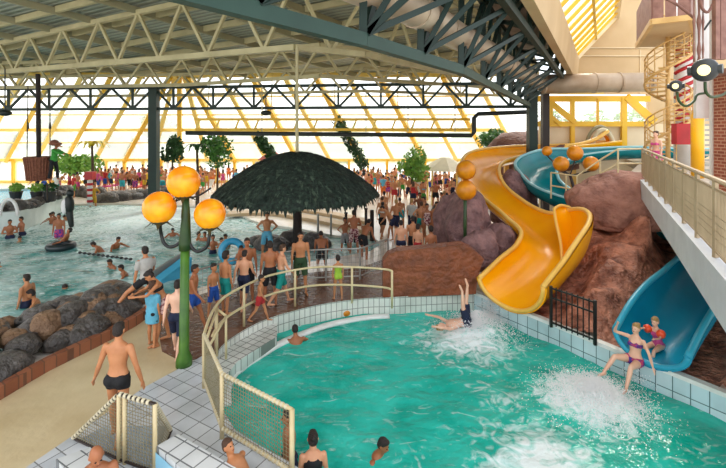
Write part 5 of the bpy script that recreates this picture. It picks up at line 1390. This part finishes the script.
pu = person(D(53.5, 180, 21.9), 90, PUP, 'green jacketed puppet figure with a big brown cap beside the hanging basket', H=1.85, skin='skin_warm', haircol='brown', bottom='pants', bcol='black', top='sleeves', tcol='green', vox=.03, cat='puppet', name='puppet')
pl_ = Vector(pu.location); pu['_org'] = (0, 0, 0)
m = MB(); m.ellipsoid((0, -.10, 1.80), (.24, .30, .10)); m.ellipsoid((0, -.04, 1.88), (.17, .2, .13)); m.build('cap', 'wicker', pu, smooth=True)
m = MB(); m.capsule((0, -.28, 1.70), .04, (0, -.42, 1.66), .03); m.build('nose', 'skin_warm', pu, smooth=True)
# hanging lights
for (px, py, d, l) in [(5, 113, 22, 'dark hanging lamp at the left edge below the trusses'), (338 - 72, 113, 25.6, 'small dark round lamp under the green truss above the umbrella')]:
    c = D(px, py, d); root = empty('hanging_lamp', c, l, 'lamp')
    m = MB(); m.ellipsoid(c, (.32, .25, .16)); m.build('shade', 'steel_dark', root, smooth=True)
    m = MB(); m.tube([c, c + Vector((0, 0, 1.0 if px > 100 else 2.2))], .03, 6); m.build('cord', 'steel_dark', root)
# red roofed kiosk parasol and totem with red box
c = W(272, 186, 0); c = D(272, 184, 34); c.z = 0; root = empty('parasol', c, 'small red parasol on the far shore left of the umbrella peak', 'parasol')
m = MB(); m.tube([c, c + Vector((0, 0, 3.2))], .05, 6); m.build('pole', 'rail_grey', root)
mat('canvas_red', '#b85a50', .7, col2='#9c463e'); m = MB(); m.tube([c + Vector((0, 0, 2.5)), c + Vector((0, 0, 3.3))], [1.1, .05], 12); m.build('canopy', 'canvas_red', root)
c = D(90, 195, 28); c.z = 0; root = empty('totem_pole', c, 'striped white and red totem with a red box on top on the far shore', 'totem')
m = MB(); m.tube([c, c + Vector((0, 0, 1.6))], .16, 10); m.build('pole', 'white_paint', root)
for k in range(4):
    m = MB(); m.tube([c + Vector((0, 0, .2 + k * .36)), c + Vector((0, 0, .36 + k * .36))], .175, 10); m.build('stripe', 'paint_red', root)
m = MB(); m.box(c + Vector((0, 0, 1.9)), (.5, .4, .5)); m.build('box', 'paint_red', root)
# thatched hut on the far right shore
c = D(445, 185, 29); c.z = 0; root = empty('beach_hut', c, 'small cream canopy hut behind the crowd left of the purple rocks', 'hut')
m = MB(); m.tube([c + Vector((0, 0, 2.2)), c + Vector((0, 0, 3.0))], [1.7, .3], 8); m.build('roof', 'rope_white', root)
for sx in (-1, 1):
    for sy in (-1, 1):
        m = MB(); m.tube([c + Vector((sx, sy, 0)), c + Vector((sx, sy, 2.3))], .06, 6); m.build('post', 'yellow_pale', root)
# inflatable ring, lane rope
def ring(name, c, r, t, mt, label, cat='float'):
    m = MB(); c = Vector(c); rows = []
    for i in range(24):
        a = 2 * math.pi * i / 24; e = Vector((math.cos(a), math.sin(a), 0)); rows.append([c + e * (r + t * math.cos(b)) + Vector((0, 0, t * math.sin(b))) for b in [2 * math.pi * j / 8 for j in range(8)]])
    rows.append(rows[0]); m.loft(rows, caps=False); return m.build(name, mt, smooth=True, label=label, cat=cat, loc=c)
mat('vinyl_blue', '#3fa5cc', .3); mat('vinyl_dark', '#1e2a2e', .3)
ring('swim_ring', W(61, 246, 0), .42, .14, 'vinyl_dark', 'dark inflatable ring under the lounging swimmer')
o = ring('swim_ring', D(232, 251, 16), .36, .13, 'vinyl_blue', 'light blue swim ring held upright by children in the wave pool'); o.rotation_euler = (R(70), 0, R(20))
m = MB(); lr = [W(80 + i * 4.6, 252.5 + i * .6, -.06) for i in range(12)]
m.tube(lr, .015, 5); o = m.build('lane_rope', 'rope_dark', label='float line with small dark floats across the wave pool', cat='rope', loc=lr[0])
for p in lr:
    m = MB(); m.ellipsoid(p, (.07, .07, .05), None, 8, 5); m.build('float', 'vinyl_dark', o, smooth=True)
m = MB(); c = W(345, 314.5, -.4); m.ellipsoid(c + Vector((0, .1, .05)), (.20, .20, .16), None, 18, 10); m.build('orange_ball', 'ball_orange', smooth=True, label='orange ball lying at the tiled curb of the near pool', cat='ball', loc=c)

# ------------------------------------------------------------------ people
def PH(px, yh, H, z=0):
    d = (CZ - z - H) * F / (yh - HY); p = D(px, 130, d); return Vector((p.x, d, z))
NEARV = .013
MAN1 = dict(lean=1, legL=(10, 5, 3), legR=(-10, 5, 14), uaL=(.34, .02, -.95), faL=(.42, -.18, -.9), uaR=(-.34, .02, -.95), faR=(-.30, -.1, -.95))
person(PH(118, 325, 1.78, .01), 176, MAN1, 'shirtless tanned man in tight black trunks walking away on the beige path', H=1.78, skin='skin_tan', haircol='dark', bottom='brief', bcol='black', vox=NEARV, face=True)
LEGUP = dict(lean=8, thL=(.75, -.35, -.55), snL=(.62, -.2, -.75), legR=(0, 4, 3), armL=(8, 12, 10), armR=(25, 10, 30))
person(PH(147, 248, 1.76, .01), 232, LEGUP, 'man in a grey T-shirt and black shorts stepping onto the dark boulders', H=1.76, skin='skin_tan', bottom='shorts', bcol='black', top='shirt', tcol='lightgrey', vox=.018, face=True)
HUG = dict(lean=22, legL=(18, 4, 12), legR=(-4, 4, 8), uaL=(.3, -.75, -.6), faL=(-.5, -.85, -.1), uaR=(-.3, -.75, -.6), faR=(.5, -.85, -.15), hpitch=15)
person(PH(164, 266, 1.72, .01), -58, HUG, 'dark haired woman in a bikini and floral shorts hugging a child in a towel', H=1.72, skin='skin_tan', haircol='dark', hair='bun', female=True, bottom='shorts', bcol='floral', top='bikini', tcol='black', vox=.016, face=True)
person(PH(152.5, 284, 1.38, .01), 160, STAND, 'child wrapped in a turquoise towel in front of the hugging woman', H=1.38, skin='skin_tan', haircol='brown', kid=True, bottom='shorts', bcol='black', top='towel', tcol='skyblue', vox=.016)
person(PH(177, 280, 1.62, .01), 185, WALK, 'pale boy in dark navy shorts seen from behind, just left of the lamp post', H=1.62, skin='skin_pale', haircol='dark', bottom='long', bcol='navy', vox=.016)
person(PH(193, 264, 1.62, .01), 95, WALK, 'person walking right just behind the green lamp post', H=1.62, skin='skin_warm', haircol='dark', bottom='shorts', bcol='blue', vox=.018)
RW = 'bathers queueing on the brown walkway'
def rw(*a, **k): return person(*a, group=RW, vox=.018, face=True, **k)
rw(PH(213.5, 266, 1.3, .014), 60, STAND, 'small boy in bright blue shorts leading the walkway queue on its left end', H=1.3, skin='skin_tan', kid=True, bottom='long', bcol='blue')
rw(PH(225.5, 254, 1.55, .014), 150, STAND, 'boy in teal shorts second from the left in the walkway queue', H=1.55, skin='skin_tan', kid=True, bottom='long', bcol='teal')
rw(PH(244, 250, 1.58, .014), 170, WALK, 'boy in navy shorts with short dark hair seen from behind in the walkway queue', H=1.58, skin='skin_light', bottom='long', bcol='navy')
rw(PH(247, 239, 1.76, .014), 20, STAND, 'man with dark reddish tan standing right behind the navy shorts boy', H=1.76, skin='skin_warm', bottom='long', bcol='black')
rw(PH(270, 242, 1.72, .014), 200, STAND, 'man in black shorts with dark hair, left neighbour of the teal long shorts youth', H=1.72, skin='skin_warm', bottom='long', bcol='black')
rw(PH(281, 244, 1.66, .014), 120, WALK, 'pale youth in long turquoise shorts on the brown walkway', H=1.66, skin='skin_light', haircol='brown', bottom='long', bcol='teal')
rw(PH(300.5, 233, 1.78, .014), 15, STAND, 'tall tanned man in brown shorts standing in front of the umbrella pole', H=1.78, skin='skin_tan', bottom='long', bcol='darkgreen')
rw(PH(260, 276, 1.15, .014), 90, WALK, 'small child walking between the queueing bathers', H=1.15, skin='skin_tan', kid=True, bottom='shorts', bcol='red')
rw(PH(338, 257, 1.2, .014), 200, STAND, 'small child in yellow green swimwear by the curved cream handrail', H=1.2, skin='skin_tan', kid=True, bottom='swimsuit', bcol='lime')
person(PH(322, 230, 1.75, -.5), 190, BEND, 'dark tanned bather leaning forward in the shallow water right of the umbrella pole', H=1.75, skin='skin_warm', bottom='shorts', bcol='black', vox=.022)
person(PH(267, 213, 1.75, -.15), 10, HIPS, 'man with hands on hips in blue and white shorts left of the umbrella pole', H=1.75, skin='skin_tan', haircol='dark', bottom='long', bcol='skyblue', vox=.022)
SG = 'bathers behind the copper brown slab wall'
person(PH(401, 221, 1.6), 175, STAND, 'boy in navy trunks seen from behind at the left end of the brown slab wall', H=1.6, skin='skin_light', bottom='brief', bcol='navy', vox=.02, group=SG)
person(PH(413, 217, 1.7), 185, STAND, 'dark haired bather right of the navy trunks boy, behind the slab wall', H=1.7, skin='skin_tan', bottom='shorts', bcol='black', vox=.02, group=SG)
person(PH(418, 226, 1.45), 150, STAND, 'shorter bather in the middle behind the brown slab wall', H=1.45, skin='skin_light', kid=True, bottom='shorts', bcol='red', vox=.02, group=SG)
person(PH(431, 228, 1.5), 190, STAND, 'rightmost youngster behind the brown slab wall', H=1.5, skin='skin_warm', kid=True, bottom='shorts', bcol='blue', vox=.02, group=SG)
person(PH(427, 204, 1.72), 5, STAND, 'dark tanned woman in a maroon swimsuit standing above the slab wall group', H=1.72, skin='skin_warm', female=True, hair='bun', bottom='swimsuit', bcol='floral', vox=.025, group=SG)
person(PH(420, 193, 1.78), 20, HIPS, 'tall dark tanned man in black trunks behind the maroon swimsuit woman', H=1.78, skin='skin_brown', bottom='shorts', bcol='black', vox=.025, group=SG)
person(PH(345, 219, 1.4, -.2), 10, HIPS, 'child with hands on hips in grey shorts among the beach posts', H=1.4, skin='skin_warm', kid=True, bottom='long', bcol='grey', vox=.022)
person(PH(354, 211, 1.78, -.2), 190, CROSS, 'man in dark red shorts with folded arms among the beach posts', H=1.78, skin='skin_warm', bottom='long', bcol='floral', vox=.022)
person(PH(363, 220, 1.65, -.2), 150, BEND, 'broad backed bather bending beside the beach posts', H=1.75, skin='skin_warm', bottom='shorts', bcol='black', vox=.022)
# wave pool swimmers
WG = 'swimmers in the wave pool'
def swim(px, yh, H, vis, rz, label, pose=SWIM, skin='skin_tan', hc='dark', kid=False, hair='short', bottom='shorts', bcol='navy', wz_=-.12, female=False, top=None, tcol='red', vox=.026, face=False):
    z = wz_ - (H - vis); return person(PH(px, yh, H, z), rz, pose, label, H=H, skin=skin, haircol=hc, bottom=bottom, bcol=bcol, kid=kid, hair=hair, vox=vox, female=female, top=top, tcol=tcol, group=WG if wz_ > -.3 else 'swimmers in the near pool', face=face)
swim(27, 275, 1.76, .86, -95, 'man standing waist deep and facing left in the near part of the wave pool', pose=STAND)
swim(41, 288, 1.5, .48, -60, 'boy chest deep right behind the waist deep man', kid=True)
swim(61, 281, 1.7, .2, 60, 'swimmer with only the dark head out, right of the waist deep man')
swim(105, 289, 1.6, .50, 20, 'swimmer facing the viewer with raised elbows beside the boulders', pose=CROSS)
swim(108, 302, 1.2, .3, 160, 'small dark head right below the swimmer with raised elbows', kid=True)
swim(116, 256, 1.6, .38, -30, 'swimmer left of the grey shirted man, farther one of two', skin='skin_warm')
swim(129, 262, 1.65, .45, -60, 'swimmer closest to the grey shirted man', skin='skin_warm')
swim(3, 257, 1.7, .3, 0, 'swimmer at the left edge with only head and shoulders out')
swim(59, 214, 1.76, 1.1, 10, 'man in dark red trunks wading with hanging arms in front of the raised pool', pose=STAND, bottom='shorts', bcol='purple', skin='skin_warm')
swim(10, 220, 1.7, .82, 30, 'left one of the reddish bathers by the raised pool wall', skin='skin_warm', pose=CROSS)
swim(22, 217, 1.7, .85, -30, 'right one of the reddish bathers by the raised pool wall', skin='skin_warm', pose=CROSS)
swim(19, 234, 1.6, .3, 45, 'dark haired swimmer in front of the two reddish bathers')
swim(52, 212, 1.4, .6, 20, 'child leaning at the raised pool wall, left of a pair', skin='skin_warm', kid=True)
swim(57, 211, 1.5, .6, -20, 'child leaning at the raised pool wall, right of a pair', skin='skin_warm', kid=True)
swim(72, 211, 1.6, .45, -20, 'swimmer at the tip of the raised pool wall', pose=BEND)
swim(106, 237, 1.7, .6, -70, 'left one of two playing swimmers in the middle of the wave pool', pose=BEND, skin='skin_warm')
swim(114, 235, 1.7, .55, 70, 'right one of two playing swimmers in the middle of the wave pool', skin='skin_warm')
person(PH(93, 184, 1.75, -.4), 10, HIPS, 'wader in yellow shirt and shorts in front of the far rock row', H=1.75, skin='skin_tan', bottom='long', bcol='mustard', top='shirt', tcol='mustard', vox=.03)
RIDE = dict(lean=-25, legL=(70, 8, 20), legR=(75, 10, 15), armL=(20, 35, 30), armR=(20, 35, 30), anchor='pelvis')
person(D(62, 245.5, 18.6), -70, RIDE, 'swimmer lounging on the dark inflatable ring', H=1.7, skin='skin_warm', vox=.026, group=WG)
for i, (px, yh, vis, rz, hh, l) in enumerate([(213, 236, .7, 20, 1.35, 'child left of the light blue swim ring'), (221, 239, .55, 60, 1.3, 'child touching the light blue swim ring'), (229, 233, .5, -30, 1.3, 'dark haired child behind the light blue swim ring'), (205, 232, .4, 0, 1.6, 'swimmer framed by the right lamp arm and the child group'),
        (198, 232, .35, 90, 1.6, 'swimmer right of the lamp post below the amber globes'), (173, 226, .45, 20, 1.5, 'swimmer left of the lamp post between two globes'), (241, 247, .7, 10, 1.35, 'child right of the light blue swim ring')]):
    swim(px, yh, hh, vis, rz, l, kid=hh < 1.4, skin=random.choice(['skin_tan', 'skin_warm']), pose=random.choice([SWIM, CROSS]))
# near pool
swim(297, 327, 1.7, .42, 200, 'dark haired swimmer near the tiled curb looking away', wz_=-.45, skin='skin_warm', vox=.02, pose=SWIM)
swim(370, 430, 1.7, .34, 60, 'tanned swimmer with spread arms in the bottom middle of the near pool', wz_=-.45, skin='skin_warm', vox=.016, pose=SWIM, face=True)
swim(289, 412, 1.7, .80, -80, 'bather with a dark beard standing in the water behind the mesh fence', wz_=-.45, skin='skin_warm', vox=.016, pose=STAND, face=True)
swim(313, 434, 1.66, .82, 190, 'woman with black swimsuit strap and tied dark hair, back view at bottom edge', wz_=-.45, skin='skin_light', female=True, hair='bun', bottom='swimsuit', bcol='black', vox=.014, pose=STAND)
REC = dict(lean=-56, legL=(70, 8, 30), legR=(80, 8, 50), uaL=(.35, .55, -.75), faL=(.1, .3, -.95), uaR=(-.3, -.5, -.8), faR=(-.1, -.8, -.5), anchor='pelvis', hyaw=0, hpitch=35)
person(Vector((*W(252, 497).xy, .13)), 62, REC, 'boy with cropped brown hair reclining on the white tiles at the pool edge', H=1.5, skin='skin_tan', haircol='brown', bottom='shorts', bcol='navy', vox=.014, face=True)
BSIT = dict(SIT, anchor='pelvis', hpitch=18, hyaw=20)
pb = D(96, 470, 5.35); person((pb.x, 5.35, .26), 25, BSIT, 'bald red faced man with grey hair fringe sitting in the bottom left corner', H=1.72, skin='skin_warm', haircol='grey', hair='bald', vox=.014, face=True)
# slide riders
DIVE = dict(lean=0, legL=(75, 6, 5), legR=(95, 10, 15), armL=(150, 40, 10), armR=(140, 40, 10), anchor='pelvis', mat=((0, 1, 0), (.25, 0, -.97), (-.97, 0, -.25)))
dv = D(466, 321, 11.5); person(dv, 0, DIVE, 'rider in dark trunks plunging backwards into the pool with legs in the air', H=1.72, skin='skin_pale', haircol='blond', bottom='long', bcol='navy', vox=.018, fat=1.15)
WSL = dict(lean=-4, legL=(92, 8, 62), legR=(102, 16, 58), uaR=(-.75, -.35, .1), faR=(.45, -.35, .8), uaL=(.55, -.4, -.4), faL=(.4, -.2, -.8), anchor='pelvis')
pw = D(635, 359, 9.05); person(pw, -62, WSL, 'blond woman in a purple patterned bikini shooting out of the blue chute', H=1.58, skin='skin_pale', haircol='blond', hair='bun', female=True, bottom='brief', bcol='purple', top='bikini', tcol='purple', vox=.014, face=True)
GSL = dict(lean=10, legL=(85, 8, 50), legR=(80, 8, 60), uaL=(.3, -.7, -.3), faL=(0, -.95, .1), uaR=(-.3, -.8, .0), faR=(0, -1, .1), anchor='pelvis')
pg = D(658, 344, 9.4); gr = person(pg, -66, GSL, 'little blond girl with orange armbands and pink swimsuit sitting behind the woman in the chute', H=1.22, skin='skin_pale', haircol='blond', hair='short', kid=True, female=True, bottom='swimsuit', bcol='pink', vox=.014, face=True)
gr['_org'] = (0, 0, 0)
mat('armband_orange', '#f0552c', .3)
for sx in (-1, 1):
    s = 1.22 / 1.75; sh = Vector((.152 * sx, -.06, .45)) * s; u = Vector((.3 * sx if sx > 0 else -.3, -.75, -.15)).normalized(); m = MB()
    m.tube([sh + u * .03, sh + u * .06, sh + u * .13, sh + u * .16], [.055, .085, .085, .055], 16); m.build('armband', 'armband_orange', gr, smooth=True)
person((D(656, 130, 14.9).x, 14.9, 3.1), -70, STAND, 'woman in a pink skirt standing on the footbridge behind the rail', H=1.64, skin='skin_pale', haircol='brown', hair='bun', female=True, bottom='skirt', bcol='pink', top='bikini', tcol='pink', vox=.02, face=True)
# ------------------------------------------------------------------ far crowd
random.seed(99)
SITF = dict(SIT)
KINDS = [(STAND, 1.75, 'shorts', None, 'short', False, False), (WALK, 1.72, 'long', None, 'short', False, False), (HIPS, 1.7, 'shorts', None, 'short', False, False), (STAND, 1.66, 'swimsuit', None, 'long', True, False),
         (WALK, 1.66, 'shorts', 'bikini', 'bun', True, False), (STAND, 1.3, 'shorts', None, 'short', False, True), (BEND, 1.7, 'shorts', None, 'short', False, False), (STAND, 1.7, 'long', 'shirt', 'short', False, False), (CROSS, 1.66, 'skirt', 'vest', 'long', True, False), (WALK, 1.2, 'swimsuit', None, 'bun', True, True)]
ZN = [('behind the raised pool', 35, 88, 168, 174, 9), ('left of the far column', 92, 150, 164, 171, 36), ('right of the far column', 156, 215, 164, 173, 36), ('above the umbrella top', 216, 300, 164, 171, 18),
      ('right of the umbrella', 312, 400, 165, 177, 52), ('by the pale green tree', 385, 460, 166, 183, 44), ('on the white beach', 378, 462, 190, 203, 15), ('beside the yellow slide', 462, 500, 165, 172, 7)]
USED = []
for (zn, xa, xb, ya, yb, n) in ZN:
    for i in range(n):
        K = random.choice(KINDS); px = xa + (xb - xa) * (i + random.random()) / n; yh = random.uniform(ya, yb)
        if zn.endswith('beach'): yh = random.choice([191, 193, 196, 199, 202])
        for _t in range(30):
            p = PH(px, yh, K[1])
            if all((p.x - q[0]) ** 2 + (p.y - q[1]) ** 2 > .42 for q in USED): break
            px = random.uniform(xa, xb); yh = random.uniform(ya, yb)
        USED.append((p.x, p.y))
        col = random.choice(['red', 'blue', 'black', 'navy', 'white', 'teal', 'pink', 'yellow', 'green', 'purple', 'orange', 'turquoise', 'black', 'navy'])
        tcol = random.choice(['white', 'lightgrey', 'pink', 'skyblue', 'yellow', 'red'])
        p = PH(px, yh, K[1])
        if abs(p.x + (363 - 154) * 27 / 440) < .5 and abs(p.y - 27) < .6: continue
        who = ('child' if K[6] else 'woman' if K[5] else 'man'); act = {id(STAND): 'standing', id(WALK): 'walking', id(HIPS): 'with hands on hips', id(BEND): 'bending over', id(CROSS): 'with folded arms'}[id(K[0])]
        person(p, random.choice([0, 20, -40, 90, -90, 150, 180, 200]), K[0], 'distant %s in %s %s %s %s' % (who, col, {'shorts': 'shorts', 'long': 'shorts', 'swimsuit': 'swimsuit', 'skirt': 'skirt'}[K[2]], act, zn),
               H=K[1], skin=random.choice(['skin_tan', 'skin_warm', 'skin_light', 'skin_tan']), haircol=random.choice(['dark', 'dark', 'brown', 'blond']), bottom=K[2], bcol=col, top=K[3], tcol=tcol, hair=K[4], female=K[5], kid=K[6], vox=.034, group='crowd on the far shore')
# loungers among the crowd
mat('lounger_white', '#e6e3dc', .5)
def lounger(p, rz, mt, label):
    root = empty('sun_lounger', p, label, 'sun lounger', 'sun loungers on the far shore'); root['_org'] = (0, 0, 0); root.rotation_euler = (0, 0, rz)
    m = MB(); m.box((0, 0, .35), (.65, 1.3, .08)); m.build('mattress', mt, root)
    m = MB(); m.box((0, .85, .6), (.65, .7, .08), Matrix.Rotation(.8, 3, 'X')); m.build('backrest', mt, root)
    for x in (-.28, .28):
        for y in (-.6, .6):
            m = MB(); m.beam((x, y, 0), (x, y, .34), .05, .05); m.build('leg', 'lounger_white', root)
for i, (px, py) in enumerate([(112, 190), (126, 189), (139, 191), (158, 190), (204, 192), (330, 192), (345, 195), (358, 190)]):
    lounger(W(px, py), random.uniform(-.6, .6), 'cloth_' + ('pink', 'white', 'coral', 'skyblue', 'white', 'pink', 'turquoise', 'white')[i], 'sun lounger with %s cushion on the far shore, %s' % (('pink', 'white', 'coral', 'sky blue', 'white', 'pink', 'turquoise', 'white')[i], ('nearest the yellow palm', 'second from the yellow palm', 'just left of the green column', 'just right of the green column', 'left of the umbrella', 'first right of the umbrella', 'second right of the umbrella', 'third right of the umbrella')[i]))
# ------------------------------------------------------------------ splashes
mat('spray', '#ffffff', .5, col2='#ffffff')
MATS['spray'].node_tree.nodes['Principled BSDF'].inputs['Alpha'].default_value = .8
def splash(name, c, n, rad, h, label, dirx=0, s=(.004, .013)):
    m = MB(); c = Vector(c)
    for i in range(n):
        a = random.random() * 6.283; r = rad * abs(random.gauss(0, .45)); z = h * random.random() ** 2.2 * max(0, 1 - r / rad / 1.3)
        p = c + Vector((r * math.cos(a) + dirx * z, r * math.sin(a), z)); k = random.uniform(*s)
        v = [p + Vector(q) * k for q in ((1, 0, 0), (-1, 0, 0), (0, 1, 0), (0, -1, 0), (0, 0, 1), (0, 0, -1))]; b0 = len(m.v); m.v += v
        for f in ((0, 2, 4), (2, 1, 4), (1, 3, 4), (3, 0, 4), (2, 0, 5), (1, 2, 5), (3, 1, 5), (0, 3, 5)): m.f.append(tuple(b0 + q for q in f)); m.m.append(0)
    m.build(name, 'spray', label=label, cat='splash', kind='stuff', loc=c)
splash('splash_water', W(476, 331, -.45), 16000, 1.1, .55, 'white splash around the rider plunging below the yellow slide')
splash('splash_water', W(494, 316, -.4), 6000, .7, .6, 'white splash right under the mouth of the yellow slide')
splash('splash_water', W(594, 398, -.4), 24000, 1.0, .4, 'wide white splash in front of the woman leaving the blue chute')
splash('splash_water', W(640, 376, -.35), 2000, .4, .35, 'small splash at the lip of the blue chute')
for o in bpy.data.objects:
    if '_org' in o.keys(): del o['_org']
